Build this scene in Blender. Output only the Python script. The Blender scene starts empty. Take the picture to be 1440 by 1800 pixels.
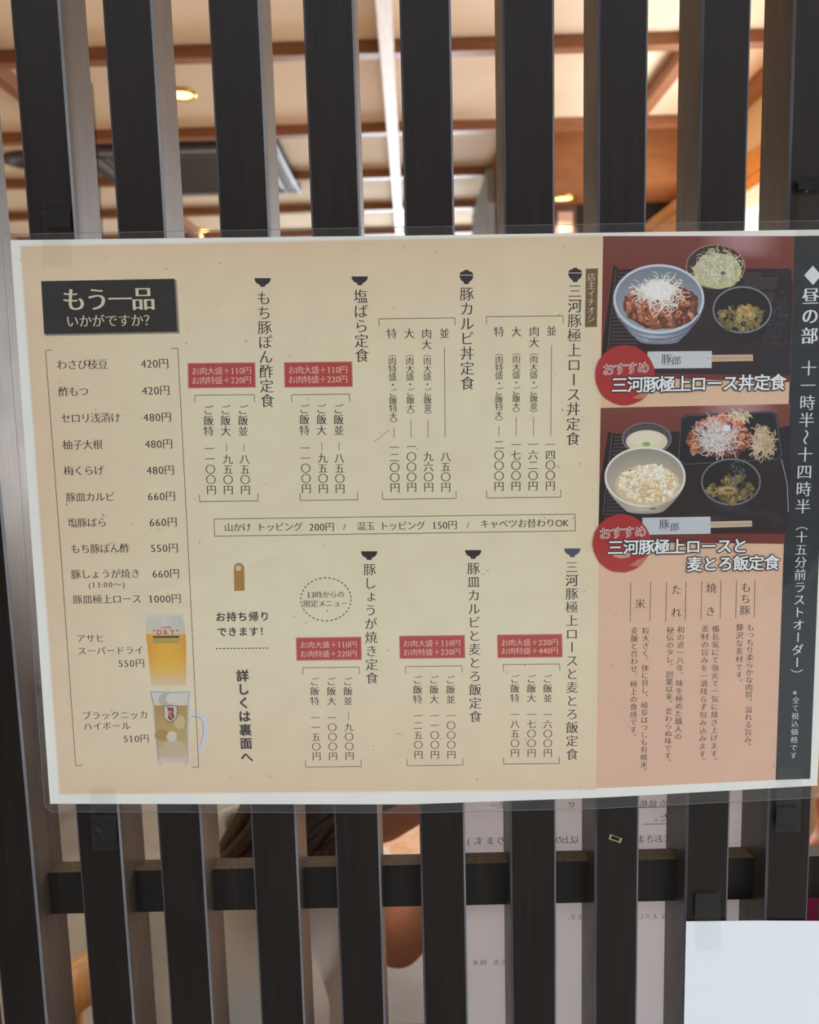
import bpy, bmesh, math, random
import numpy as np
from mathutils import Vector, Matrix
random.seed(7)
S = bpy.context.scene
C = S.collection
PI = math.pi

# ------------------------------------------------------------------ camera
F = 1440.0
EYE = 1.45; BACK = 0.432                      # eye height, distance to the lattice face
Dn = np.array([280, 11260, 1440.]); Dn /= np.linalg.norm(Dn)      # world down in camera axes
_c = -.006; Xr = np.array([1, -(Dn[0] + Dn[2]*_c)/Dn[1], _c]); Xr /= np.linalg.norm(Xr)
Yf = np.cross(Xr, Dn)
cd = bpy.data.cameras.new('camera'); cam = bpy.data.objects.new('camera', cd); C.objects.link(cam)
cd.sensor_fit = 'HORIZONTAL'; cd.sensor_width = 36; cd.lens = 36; cd.clip_start = .01
M = Matrix(((Xr[0], -Xr[1], -Xr[2]), (Yf[0], -Yf[1], -Yf[2]), (-Dn[0], Dn[1], Dn[2])))
cam.matrix_world = Matrix.Translation((0, -BACK, EYE)) @ M.to_4x4()
cd.dof.use_dof = True; cd.dof.focus_distance = .437; cd.dof.aperture_fstop = 13
S.camera = cam

# ------------------------------------------------------------------ world and lights
W = bpy.data.worlds.new('sky'); S.world = W; W.use_nodes = True
wn = W.node_tree; bg = wn.nodes['Background']
tc = wn.nodes.new('ShaderNodeTexCoord'); sp = wn.nodes.new('ShaderNodeSeparateXYZ'); rp = wn.nodes.new('ShaderNodeValToRGB')
wn.links.new(tc.outputs['Generated'], sp.inputs[0]); wn.links.new(sp.outputs['Z'], rp.inputs[0]); wn.links.new(rp.outputs[0], bg.inputs[0])
rp.color_ramp.elements[0].color = (.97, .98, 1, 1); rp.color_ramp.elements[1].color = (.74, .85, 1, 1)
bg.inputs[1].default_value = 2.6
def lamp(name, kind, loc, energy, color, size=.1, rot=(0, 0, 0), size_y=None, spot=None):
    d = bpy.data.lights.new(name, kind); d.energy = energy; d.color = color
    if kind == 'AREA':
        d.size = size
        if size_y: d.shape = 'RECTANGLE'; d.size_y = size_y
    else: d.shadow_soft_size = size
    if spot: d.spot_size = spot; d.spot_blend = .6
    o = bpy.data.objects.new(name, d); o.location = loc; o.rotation_euler = rot; C.objects.link(o); return o
lamp('sun', 'SUN', (-6, -2, 8), 3.4, (1, .95, .86), .02, (math.radians(10), math.radians(-38), 0))
# daylight entering by the far windows of the dining room
lamp('far_window_daylight', 'AREA', (.35, 6.4, 1.35), 95, (.80, .90, 1), 1.8, (-PI/2, 0, 0), 1.2)
# daylight entering by the window in the right wall
lamp('side_window_daylight', 'AREA', (1.10, 2.1, 1.6), 18, (.90, .95, 1), 1.1, (0, PI/2, 0), 1.0)
S.view_settings.view_transform = 'Standard'; S.view_settings.look = 'None'
S.view_settings.gamma = 1; S.view_settings.use_curve_mapping = False
S.view_settings.exposure = 0.70

# ------------------------------------------------------------------ helpers
def lin(c):
    r = []
    for v in c:
        v = v/255. if max(c) > 1 else v
        r.append(v/12.92 if v <= .04045 else ((v+.055)/1.055)**2.4)
    return (*r, 1)
def ray(px, py):
    v = np.array([px-720, py-900, F]); return v@Xr, v@Yf, -(v@Dn)
def at(px, py, y):                              # the point of the upright plane y that lies at a place of the photograph
    r = ray(px, py); t = (y+BACK)/r[1]; return (float(r[0]*t), y, float(EYE+r[2]*t))
def atz(px, py, z):
    r = ray(px, py); t = (z-EYE)/r[2]; return (float(r[0]*t), float(r[1]*t-BACK), z)

def mat(name, col, rough=.6, spec=.5, noise=None, bump=0, scale=20, stretch=(1, 1, 1), metal=0, trans=0, emit=None, coat=0):
    m = bpy.data.materials.new(name); m.use_nodes = True; n = m.node_tree; p = n.nodes['Principled BSDF']
    p.inputs['Base Color'].default_value = lin(col); p.inputs['Roughness'].default_value = rough
    p.inputs['Specular IOR Level'].default_value = spec; p.inputs['Metallic'].default_value = metal
    p.inputs['Coat Weight'].default_value = coat
    if emit: p.inputs['Emission Color'].default_value = lin(emit[0]); p.inputs['Emission Strength'].default_value = emit[1]
    if noise or bump:
        t = n.nodes.new('ShaderNodeTexCoord'); mp = n.nodes.new('ShaderNodeMapping'); mp.inputs['Scale'].default_value = stretch
        nz = n.nodes.new('ShaderNodeTexNoise'); nz.inputs['Scale'].default_value = scale; nz.inputs['Detail'].default_value = 6
        n.links.new(t.outputs['Object'], mp.inputs[0]); n.links.new(mp.outputs[0], nz.inputs[0])
        if noise:
            r = n.nodes.new('ShaderNodeValToRGB'); r.color_ramp.elements[0].position = .3; r.color_ramp.elements[1].position = .7
            r.color_ramp.elements[0].color = lin(noise); r.color_ramp.elements[1].color = lin(col)
            n.links.new(nz.outputs[0], r.inputs[0]); n.links.new(r.outputs[0], p.inputs['Base Color'])
        if bump:
            b = n.nodes.new('ShaderNodeBump'); b.inputs['Strength'].default_value = bump; b.inputs['Distance'].default_value = .002
            n.links.new(nz.outputs[0], b.inputs['Height']); n.links.new(b.outputs[0], p.inputs['Normal'])
    if trans:
        o = n.nodes['Material Output']; tr = n.nodes.new('ShaderNodeBsdfTranslucent'); mx = n.nodes.new('ShaderNodeMixShader')
        src = p.inputs['Base Color'].links[0].from_socket if p.inputs['Base Color'].is_linked else None
        if src: n.links.new(src, tr.inputs[0])
        else: tr.inputs[0].default_value = lin(col)
        mx.inputs[0].default_value = trans
        n.links.new(p.outputs[0], mx.inputs[1]); n.links.new(tr.outputs[0], mx.inputs[2]); n.links.new(mx.outputs[0], o.inputs[0])
    return m
def film(name, tint=(1, 1, 1), rough=.04, bump=.2, scale=30, refl=1.0, stretch=(1, 1, 1), haze=0):
    m = bpy.data.materials.new(name); m.use_nodes = True; n = m.node_tree; n.nodes.clear()
    o = n.nodes.new('ShaderNodeOutputMaterial'); tr = n.nodes.new('ShaderNodeBsdfTransparent'); g = n.nodes.new('ShaderNodeBsdfGlossy')
    fr = n.nodes.new('ShaderNodeFresnel'); ge = n.nodes.new('ShaderNodeNewGeometry'); ir = n.nodes.new('ShaderNodeMapRange'); ir.inputs['To Min'].default_value = 1.5; ir.inputs['To Max'].default_value = 1/1.5; n.links.new(ge.outputs['Backfacing'], ir.inputs[0]); n.links.new(ir.outputs[0], fr.inputs[0]); mx = n.nodes.new('ShaderNodeMixShader')
    ma = n.nodes.new('ShaderNodeMath'); ma.operation = 'MULTIPLY'; ma.inputs[1].default_value = refl
    tr.inputs[0].default_value = (*tint, 1); g.inputs['Roughness'].default_value = rough
    t = n.nodes.new('ShaderNodeTexCoord'); mp = n.nodes.new('ShaderNodeMapping'); mp.inputs['Scale'].default_value = stretch
    nz = n.nodes.new('ShaderNodeTexNoise'); nz.inputs['Scale'].default_value = scale; nz.inputs['Detail'].default_value = 2; nz.inputs['Distortion'].default_value = .6
    b = n.nodes.new('ShaderNodeBump'); b.inputs['Strength'].default_value = bump; b.inputs['Distance'].default_value = .004
    L = n.links.new
    L(t.outputs['Object'], mp.inputs[0]); L(mp.outputs[0], nz.inputs[0]); L(nz.outputs[0], b.inputs['Height']); L(b.outputs[0], g.inputs['Normal'])
    L(fr.outputs[0], ma.inputs[0]); L(ma.outputs[0], mx.inputs[0]); L(tr.outputs[0], mx.inputs[1]); L(g.outputs[0], mx.inputs[2])
    if haze:
        df = n.nodes.new('ShaderNodeBsdfDiffuse'); df.inputs[0].default_value = (.8, .85, .9, 1); m2 = n.nodes.new('ShaderNodeMixShader'); m2.inputs[0].default_value = haze
        L(mx.outputs[0], m2.inputs[1]); L(df.outputs[0], m2.inputs[2]); L(m2.outputs[0], o.inputs[0])
    else: L(mx.outputs[0], o.inputs[0])
    return m

def link(name, me, m=None, parent=None, loc=None, smooth=False):
    if m and not len(me.materials):
        for k in (m if isinstance(m, (list, tuple)) else [m]): me.materials.append(k)
    if smooth: me.polygons.foreach_set('use_smooth', [True]*len(me.polygons))
    o = bpy.data.objects.new(name, me); C.objects.link(o)
    if parent: o.parent = parent
    if loc: o.location = loc
    return o
def tag(o, label, cat, group=None):
    o['label'] = label; o['category'] = cat
    if group: o['group'] = group
    return o
def struct(o): o['kind'] = 'structure'; return o
def empty(name, loc=(0, 0, 0), rz=0, parent=None):
    o = bpy.data.objects.new(name, None); o.location = loc; o.rotation_euler = (0, 0, rz); o.empty_display_size = .05; C.objects.link(o)
    if parent: o.parent = parent
    return o
class MB:
    def __init__(s): s.b = bmesh.new()
    def box(s, x0, x1, y0, y1, z0, z1, bevel=0):
        r = bmesh.ops.create_cube(s.b, size=1, matrix=Matrix.Translation(((x0+x1)/2, (y0+y1)/2, (z0+z1)/2)) @ Matrix.Diagonal((x1-x0, y1-y0, z1-z0, 1)))
        if bevel:
            es = list({e for v in r['verts'] for e in v.link_edges})
            bmesh.ops.bevel(s.b, geom=es, offset=bevel, segments=2, affect='EDGES', profile=.6)
        return s
    def tube(s, pts, rad, seg=12, cap=True):
        pts = [Vector(p) for p in pts]; rad = rad if isinstance(rad, (list, tuple)) else [rad]*len(pts); rings = []
        for i, p in enumerate(pts):
            t = (pts[min(i+1, len(pts)-1)]-pts[max(i-1, 0)]).normalized()
            a = t.cross(Vector((0, 0, 1)) if abs(t.z) < .9 else Vector((1, 0, 0))).normalized(); b = t.cross(a)
            rings.append([s.b.verts.new(p+rad[i]*(a*math.cos(k*2*PI/seg)+b*math.sin(k*2*PI/seg))) for k in range(seg)])
        for r0, r1 in zip(rings, rings[1:]):
            for k in range(seg): s.b.faces.new((r0[k], r0[(k+1) % seg], r1[(k+1) % seg], r1[k]))
        if cap: s.b.faces.new(rings[0][::-1]); s.b.faces.new(rings[-1])
        return s
    def lathe(s, prof, c=(0, 0, 0), seg=32):
        rings = [[s.b.verts.new((c[0]+r*math.cos(k*2*PI/seg), c[1]+r*math.sin(k*2*PI/seg), c[2]+z)) for k in range(seg)] for r, z in prof]
        for r0, r1 in zip(rings, rings[1:]):
            for k in range(seg): s.b.faces.new((r0[k], r0[(k+1) % seg], r1[(k+1) % seg], r1[k]))
        return s
    def mesh(s, name='mesh'):
        bmesh.ops.recalc_face_normals(s.b, faces=s.b.faces); me = bpy.data.meshes.new(name); s.b.to_mesh(me); s.b.free(); return me
    def build(s, name, m, parent=None, smooth=False): return link(name, s.mesh(name), m, parent, smooth=smooth)

# ------------------------------------------------------------------ materials
M_ceil = mat('ceiling_panel', (226, 204, 178), .8, .2, noise=(214, 190, 162), scale=3)
M_beam = mat('beam_wood', (150, 100, 68), .5, .4, noise=(130, 82, 52), scale=12, stretch=(1, 8, 8))
M_beamlight = mat('pale_beam_wood', (226, 216, 206), .5, .4, noise=(212, 200, 190), scale=12, stretch=(8, 1, 8))
M_oak = mat('oak', (214, 160, 96), .42, .5, noise=(186, 128, 68), scale=14, stretch=(6, 6, 1), bump=.1)
M_cream = mat('cream_plaster', (214, 196, 166), .85, .2, noise=(204, 184, 152), scale=5)
M_black = mat('black_panel', (34, 28, 26), .5, .3, noise=(26, 22, 20), scale=7.5)
M_soffit = mat('brown_soffit', (150, 98, 58), .6, .3, noise=(134, 84, 48), scale=9, stretch=(1, 5, 5))
M_greypanel = mat('grey_panel', (140, 146, 148), .6, .4, noise=(128, 134, 138), scale=5)
M_acdark = mat('unit_dark_grey', (62, 58, 60), .45, .5, noise=(54, 50, 52), scale=5)
M_acmid = mat('unit_mid_grey', (112, 112, 116), .4, .5)
M_floor = mat('floor_tile', (150, 144, 136), .55, .4, noise=(136, 130, 124), scale=7)
M_asphalt = mat('pavement_grey', (150, 148, 144), .9, .3, noise=(126, 124, 122), scale=30, bump=.4)
M_facade = mat('opposite_facade', (120, 112, 100), .8, .3, noise=(104, 96, 86), scale=4)
M_glass = film('window_glass', rough=.0, bump=0, scale=1)

def wood_slat(name, a, b, rough, spec, wear=None):
    m = bpy.data.materials.new(name); m.use_nodes = True; n = m.node_tree; p = n.nodes['Principled BSDF']; L = n.links.new
    t = n.nodes.new('ShaderNodeTexCoord'); mp = n.nodes.new('ShaderNodeMapping'); mp.inputs['Scale'].default_value = (1, 1, .035)
    oi = n.nodes.new('ShaderNodeObjectInfo'); ad = n.nodes.new('ShaderNodeVectorMath'); ad.operation = 'MULTIPLY_ADD'
    L(oi.outputs['Random'], ad.inputs[1]); ad.inputs[0].default_value = (5, 5, 5); L(t.outputs['Object'], mp.inputs[0]); L(mp.outputs[0], ad.inputs[2])
    nz = n.nodes.new('ShaderNodeTexNoise'); nz.inputs['Scale'].default_value = 420; nz.inputs['Detail'].default_value = 8; nz.inputs['Roughness'].default_value = .62
    n2 = n.nodes.new('ShaderNodeTexNoise'); n2.inputs['Scale'].default_value = 26; n2.inputs['Detail'].default_value = 3
    L(ad.outputs[0], nz.inputs[0]); L(t.outputs['Object'], n2.inputs[0])
    r = n.nodes.new('ShaderNodeValToRGB'); r.color_ramp.elements[0].color = lin(a); r.color_ramp.elements[1].color = lin(b)
    r.color_ramp.elements[0].position = .36; r.color_ramp.elements[1].position = .66
    L(nz.outputs[0], r.inputs[0])
    mx = n.nodes.new('ShaderNodeMixRGB'); mx.blend_type = 'MULTIPLY'; mx.inputs[0].default_value = .35
    L(r.outputs[0], mx.inputs[1]); L(n2.outputs[0], mx.inputs[2]); L(mx.outputs[0], p.inputs['Base Color'])
    p.inputs['Roughness'].default_value = rough; p.inputs['Specular IOR Level'].default_value = spec
    rr = n.nodes.new('ShaderNodeMapRange'); rr.inputs['To Min'].default_value = rough-.1; rr.inputs['To Max'].default_value = rough+.12
    L(n2.outputs[0], rr.inputs[0]); L(rr.outputs[0], p.inputs['Roughness'])
    bp = n.nodes.new('ShaderNodeBump'); bp.inputs['Strength'].default_value = .12; bp.inputs['Distance'].default_value = .0006
    L(nz.outputs[0], bp.inputs['Height']); L(bp.outputs[0], p.inputs['Normal'])
    return m
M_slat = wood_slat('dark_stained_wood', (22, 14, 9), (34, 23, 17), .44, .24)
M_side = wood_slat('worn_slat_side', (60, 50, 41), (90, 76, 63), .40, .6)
M_edge = wood_slat('slat_edge_sheen', (84, 84, 88), (120, 122, 128), .4, .5)  # reflection along the chamfers, painted in as a lighter grey
M_bar = wood_slat('dark_crossbar_wood', (22, 17, 12), (34, 26, 18), .5, .3)
M_bartop = wood_slat('crossbar_top_wood', (88, 70, 50), (124, 102, 74), .6, .3)  # paler brown for the upward face of the bar

# ------------------------------------------------------------------ the room and the street
CE = 2.45
room = MB().box(-3.2, 1.3, .0, 7.2, -.1, 0).build('floor', M_floor); struct(room)
ce = MB().box(-3.2, 1.3, .0, 7.2, CE, CE+.1).build('ceiling', M_ceil); struct(ce)
for y in (.78, 1.38, 1.975, 2.63, 3.20, 3.77, 4.35, 4.95, 5.55, 6.15):
    MB().box(-3.1, 1.12, y-.022, y+.022, CE-.035, CE-.001, .003).build('beam', M_beam, ce)
for x, m_ in ((-2.2, M_beam), (-1.16, M_beam), (-.045, M_beamlight), (.80, M_beam)):
    MB().box(x-.02, x+.02, .05, 7.0, CE-.045, CE-.0005, .003).build('beam', m_, ce)
struct(MB().box(-3.3, -3.1, 0, 7.2, 0, CE).build('wall_left', M_cream))
wb = MB(); X0, X1, Z0, Z1 = -.6, .30, .7, 2.2
wb.box(-3.2, X0, 7.1, 7.2, 0, CE).box(X1, 1.3, 7.1, 7.2, 0, CE).box(X0, X1, 7.1, 7.2, 0, Z0).box(X0, X1, 7.1, 7.2, Z1, CE)
struct(wb.build('wall_back', M_cream))
w1 = MB().box(X0, X0+.04, 7.08, 7.2, Z0, Z1).box(X1-.04, X1, 7.08, 7.2, Z0, Z1).box(X0, X1, 7.08, 7.2, Z1-.04, Z1).box(X0, X1, 7.08, 7.2, Z0, Z0+.04).box(-.17, -.13, 7.09, 7.19, Z0, Z1).build('window_1', M_beam); struct(w1)
MB().box(X0+.03, X1-.03, 7.14, 7.145, Z0+.03, Z1-.03).build('pane', M_glass, w1)
# right wall with a long window
wr = MB(); wx = 1.12
wr.box(wx, 1.3, .0, 1.2, 0, CE).box(wx, 1.3, 3.0, 7.2, 0, CE).box(wx, 1.3, 1.2, 3.0, 0, 1.0).box(wx, 1.3, 1.2, 3.0, 2.16, CE)
struct(wr.build('wall_right', M_cream))
w2 = MB().box(wx-.012, 1.2, 1.2, 1.24, 1.0, 2.16).box(wx-.012, 1.2, 2.96, 3.0, 1.0, 2.16).box(wx-.012, 1.2, 1.2, 3.0, 2.12, 2.16).box(wx-.02, 1.2, 1.2, 3.0, 1.0, 1.04).build('window_2', M_oak); struct(w2)
MB().box(1.16, 1.165, 1.23, 2.97, 1.03, 2.13).build('pane', M_glass, w2)
struct(MB().box(wx-.014, wx, .1, 3.04, 2.165, 2.235, .002).build('trim_2', M_oak))
struct(MB().box(wx-.03, wx, .1, 7, CE-.06, CE, .003).build('trim_3', M_beam))
# soffit, black wall and partition on the right
struct(MB().box(.36, wx, 2.70, 3.30, 2.26, CE-.0).build('trim_4', M_soffit))
struct(MB().box(.36, wx, 3.07, 3.2, 0, 2.26).build('wall_inner', M_black))
tag(MB().box(.325, .358, 3.03, 3.85, 0, 2.40, .003).build('partition_panel', M_greypanel), 'tall grey partition panel beside the black inner wall', 'partition')
# oak screen at x=.79
pn = empty('wooden_divider', (.80, 2.42, 0))
tag(pn, 'orange-lit wooden divider panel in front of the black inner wall', 'divider')
for k in range(5):
    MB().box(-.012, .012, -.62+k*.248+.002, -.62+(k+1)*.248-.002, .02, 2.0, .002).build('board', M_oak, pn)
MB().box(-.02, .02, -.63, .63, 2.0, 2.03, .002).build('top_rail', M_oak, pn)
MB().box(-.02, .02, -.63, .63, 0, .03, .002).build('bottom_rail', M_oak, pn)
# poster on black wall
po = empty('sake_poster', (.62, 3.068, 2.02)); tag(po, 'poster in white, red and yellow on the black inner wall', 'poster')
MB().box(-.09, .075, -.004, 0, -.30, .24).build('sheet', mat('poster_brown', (90, 58, 42), .5), po)
b_ = MB(); vs = [b_.b.verts.new((-.09+.11*(.0+math.sin(min(1, t)*PI/2))*1.0 if False else x_, -.0052, z_)) for x_, z_ in [(-.09, -.30), (.048, -.30), (.048, -.02), (.036, .045), (.008, .09), (-.035, .115), (-.09, .12)] for t in [0]]; b_.b.faces.new(vs)
b_.build('white_shape', mat('poster_white', (226, 218, 214), .5), po)
MB().box(.050, .068, -.006, -.0045, -.30, .06).build('red_stripe', mat('poster_red', (188, 40, 54), .5), po)
MB().box(-.09, .03, -.0066, -.0053, -.30, -.19).build('yellow_shape', mat('poster_yellow', (228, 166, 40), .5), po)
MB().box(.0, .06, -.006, -.0045, .13, .21).build('pale_patch', mat('poster_pale', (200, 170, 150), .5), po)

# ceiling cassette, duct ring and recessed lamps
ac = empty('ceiling_air_unit', (-.83, 3.02, CE)); tag(ac, 'dark grey air conditioning unit set in the panelled ceiling', 'air conditioner')
MB().box(-.40, .36, -.34, .34, -.045, -.0, .006).build('casing', M_acdark, ac)
MB().box(-.30, .30, -.25, .25, -.052, -.044, .004).build('intake_grille', M_acmid, ac)
g_ = MB()
for k in range(14): g_.box(-.28, .28, -.235+k*.035, -.222+k*.035, -.056, -.05)
g_.build('grille_slats', M_acdark, ac)
for s_ in (-1, 1):
    MB().box(-.30, .30, s_*.30-.02, s_*.30+.02, -.050, -.044, .002).build('louvre', M_acmid, ac)
    MB().box(s_*.335-.015, s_*.335+.015, -.24, .24, -.050, -.044, .002).build('louvre', M_acmid, ac)
rg = empty('ceiling_vent', (-1.46, 2.92, CE)); tag(rg, 'round dark vent in the ceiling left of the air unit', 'vent')
MB().lathe([(.11, 0), (.11, -.015), (.085, -.02), (.08, -.004), (.001, -.004)]).build('ring', M_acdark, rg, True)
M_lampglow = mat('lamp_glow', (255, 210, 120), emit=((255, 206, 120), 3.0))
M_brass = mat('brass', (190, 150, 70), .3, metal=1)
def downlight(x, y, z, label, e=7):
    t = empty('recessed_light', (x, y, z)); tag(t, label, 'lamp', 'recessed ceiling lights')
    MB().lathe([(.048, 0), (.048, -.006), (.040, -.008), (.037, -.003)]).build('rim', M_brass, t, True)
    MB().lathe([(.0005, -.0035), (.037, -.0035)]).build('lens', M_lampglow, t)
    l = lamp('recessed_bulb', 'SPOT', (x, y, z-.02), e, (1, .84, .66), .03, (0, 0, 0), spot=2.3); return t
downlight(-.705, 2.30, CE, 'glowing recessed ceiling light left of the centre beam')
downlight(-1.14, 4.25, CE-.0, 'far recessed ceiling light seen just above the menu, left')
downlight(.62, 2.95, 2.26, 'recessed light in the brown soffit above the poster', 9)
downlight(-1.7, 1.5, CE, 'recessed ceiling light nearest the left wall')
# added fill globes that warm the ceiling, unseen behind the menu
def fill_globe(x, y, z, label, e=7.5):
    t = empty('fill_globe_lamp', (x, y, z)); tag(t, label, 'lamp', 'added fill globes')
    MB().tube([(0, 0, .13), (0, 0, CE-z)], .003, 6).build('cord', M_black, t)
    MB().lathe([(.001, .13)]+[(.13*math.sin(a*PI/16), .13*math.cos(a*PI/16)) for a in range(1, 16)]+[(.001, -.13)]).build('globe', mat('fill_globe_paper', (255, 236, 200), emit=((255, 205, 140), 1.6), trans=.5), t, True)
    lamp('fill_globe_bulb', 'POINT', (x, y, z-.22), e, (1, .84, .66), .12)
fill_globe(-.95, 2.2, 1.62, 'left added fill globe over the dining tables, hidden by the menu')
fill_globe(.35, 1.7, 1.50, 'right added fill globe over the near table, hidden by the menu', 4.5)

# street side
struct(MB().box(-10, 11, -12, .0, -.14, 0).build('ground', M_asphalt))
def facade():
    o = empty('opposite_building', (0, -7.2, 0)); tag(o, 'plain building across the street behind the viewer', 'building')
    MB().box(-8.5, 9.5, -.6, 0, 0, 5.2).build('wall', M_facade, o)  # unseen; wall widened to darken the reflections in the film
    MB().box(-8.7, 9.7, -.7, .25, 5.2, 5.35).build('roof', M_acdark, o)
    for k in range(7): MB().box(-6.8+k*2.3, -5.3+k*2.3, -.01, .03, 1.0, 2.4, .01).build('window', M_acmid, o)
facade()
struct(MB().box(-2.4, -1.3, -.02, .18, 0, 2.9).box(1.3, 2.6, -.02, .18, 0, 2.9).box(-1.3, 1.3, -.02, .18, 2.25, 2.9).build('wall_front', M_cream))
struct(MB().box(-2.6, 2.6, -1.0, .0, 2.62, 2.70).build('shade_eave', M_slat))  # unseen eave, its depth set to keep sun off the lattice
struct(MB().box(-1.75, -1.6, -2.6, -.02, 0, 2.62).build('wall_shade', M_slat))  # unseen dark wall, added to darken the left side

# ------------------------------------------------------------------ slatted lattice
lat = empty('wooden_lattice', (0, 0, 0)); tag(lat, 'dark stained wooden lattice of upright slats carrying the menu', 'lattice')
known = {-4: (-.1935, -.1690), -3: (-.1480, -.1232), -2: (-.0957, -.0702), -1: (-.0490, -.0238), 0: (-.0014, .0240), 1: (.0492, .0750),
         2: (.0967, .1214), 3: (.1477, .1720), 4: (.1930, .2173), -5: (-.2450, -.2195)}
DEP = .0355
def slat_mesh(w):
    ch = .0011; b = bmesh.new()
    pr = [(-w/2+ch, 0), (w/2-ch, 0), (w/2, ch), (w/2, DEP), (-w/2, DEP), (-w/2, ch)]
    zs = [-.0, .6, 1.2, 1.8, 2.19]
    rings = [[b.verts.new((x, y, z)) for x, y in pr] for z in zs]
    for r0, r1 in zip(rings, rings[1:]):
        for k in range(6):
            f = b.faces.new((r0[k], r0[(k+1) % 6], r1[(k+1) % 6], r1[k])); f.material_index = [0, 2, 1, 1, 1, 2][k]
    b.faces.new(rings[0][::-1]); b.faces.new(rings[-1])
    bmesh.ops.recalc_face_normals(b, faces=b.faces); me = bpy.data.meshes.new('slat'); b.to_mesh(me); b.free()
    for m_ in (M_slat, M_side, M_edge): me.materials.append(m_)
    return me
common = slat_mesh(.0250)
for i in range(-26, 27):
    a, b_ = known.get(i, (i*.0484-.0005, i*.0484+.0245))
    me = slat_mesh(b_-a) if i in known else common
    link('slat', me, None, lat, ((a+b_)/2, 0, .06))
for z0, z1 in ((1.159, 1.185), (.50, .526), (1.84, 1.866)):
    b = bmesh.new(); bmesh.ops.create_cube(b, size=1, matrix=Matrix.Translation((0, .02215, (z0+z1)/2)) @ Matrix.Diagonal((2.56, .0117, z1-z0, 1)))
    bmesh.ops.recalc_face_normals(b, faces=b.faces)
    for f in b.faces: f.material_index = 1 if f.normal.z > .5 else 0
    me = bpy.data.meshes.new('crossbar'); b.to_mesh(me); b.free(); me.materials.append(M_bar); me.materials.append(M_bartop)
    link('crossbar', me, None, lat)
MB().box(-1.3, 1.3, -.004, .05, 0, .06, .003).build('bottom_rail', M_slat, lat)

# ------------------------------------------------------------------ flat print
def ink_mat(name, rough=.55, trans=.18):
    m = bpy.data.materials.new(name); m.use_nodes = True; n = m.node_tree; p = n.nodes['Principled BSDF']
    a = n.nodes.new('ShaderNodeVertexColor'); a.layer_name = 'Col'
    p.inputs['Roughness'].default_value = rough; p.inputs['Specular IOR Level'].default_value = .2
    n.links.new(a.outputs[0], p.inputs['Base Color'])
    tr = n.nodes.new('ShaderNodeBsdfTranslucent'); mx = n.nodes.new('ShaderNodeMixShader'); mx.inputs[0].default_value = trans
    n.links.new(a.outputs[0], tr.inputs[0]); n.links.new(p.outputs[0], mx.inputs[1]); n.links.new(tr.outputs[0], mx.inputs[2])
    n.links.new(mx.outputs[0], n.nodes['Material Output'].inputs[0])
    return m
M_ink = ink_mat('printing_ink')
PAPER_Y = -.0016
STEP = 1.2e-5
class Print:                                    # flat inked shapes lying on the upright plane y
    def __init__(s, y=PAPER_Y): s.y = y; s.v = []; s.f = []; s.c = []
    def poly(s, pts, col, lay=1, raw=False):    # pts in photo pixels (or plane x,z when raw); col one sRGB or one per corner
        n = len(s.v); s.k = (getattr(s, 'k', 0)+1) % 11; cs = col if isinstance(col[0], (list, tuple)) else [col]*len(pts)
        for p in pts:
            x, z = p if raw else (at(p[0], p[1], s.y)[0], at(p[0], p[1], s.y)[2])
            s.v.append((x, s.y-lay*STEP-s.k*1e-6, z))
        s.f.append(tuple(range(n, n+len(pts)))); s.c += [lin(c) for c in cs]
    def line(s, a, b, w, col, lay=7):
        dx, dy = b[0]-a[0], b[1]-a[1]; l = math.hypot(dx, dy) or 1; nx, ny = -dy/l*w/2, dx/l*w/2
        s.poly([(a[0]+nx, a[1]+ny), (b[0]+nx, b[1]+ny), (b[0]-nx, b[1]-ny), (a[0]-nx, a[1]-ny)], col, lay)
    def ell(s, cx, cy, rx, ry, col, lay=2, n=36, rot=0, a0=0, a1=2*PI, wob=0):
        pts = []
        for k in range(n):
            a = a0+(a1-a0)*k/(n if a1-a0 > 6.2 else n-1); r = 1+random.uniform(-wob, wob); x, y = rx*r*math.cos(a), ry*r*math.sin(a)
            pts.append((cx+x*math.cos(rot)-y*math.sin(rot), cy+x*math.sin(rot)+y*math.cos(rot)))
        s.poly(pts, col, lay)
    def ring(s, cx, cy, rx, ry, w, col, lay=3, n=48):
        for k in range(n):
            a, b = k*2*PI/n, (k+1)*2*PI/n
            s.poly([(cx+rx*math.cos(a), cy+ry*math.sin(a)), (cx+rx*math.cos(b), cy+ry*math.sin(b)), (cx+(rx-w)*math.cos(b), cy+(ry-w)*math.sin(b)), (cx+(rx-w)*math.cos(a), cy+(ry-w)*math.sin(a))], col, lay)
    def curve(s, pts, w, col, lay=7):
        for a, b in zip(pts, pts[1:]): s.line(a, b, w, col, lay)
    def build(s, name, parent, m=None):
        me = bpy.data.meshes.new(name); me.from_pydata(s.v, [], s.f)
        ca = me.color_attributes.new('Col', 'FLOAT_COLOR', 'POINT'); ca.data.foreach_set('color', [k for c in s.c for k in c])
        return link(name, me, m or M_ink, parent)

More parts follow.
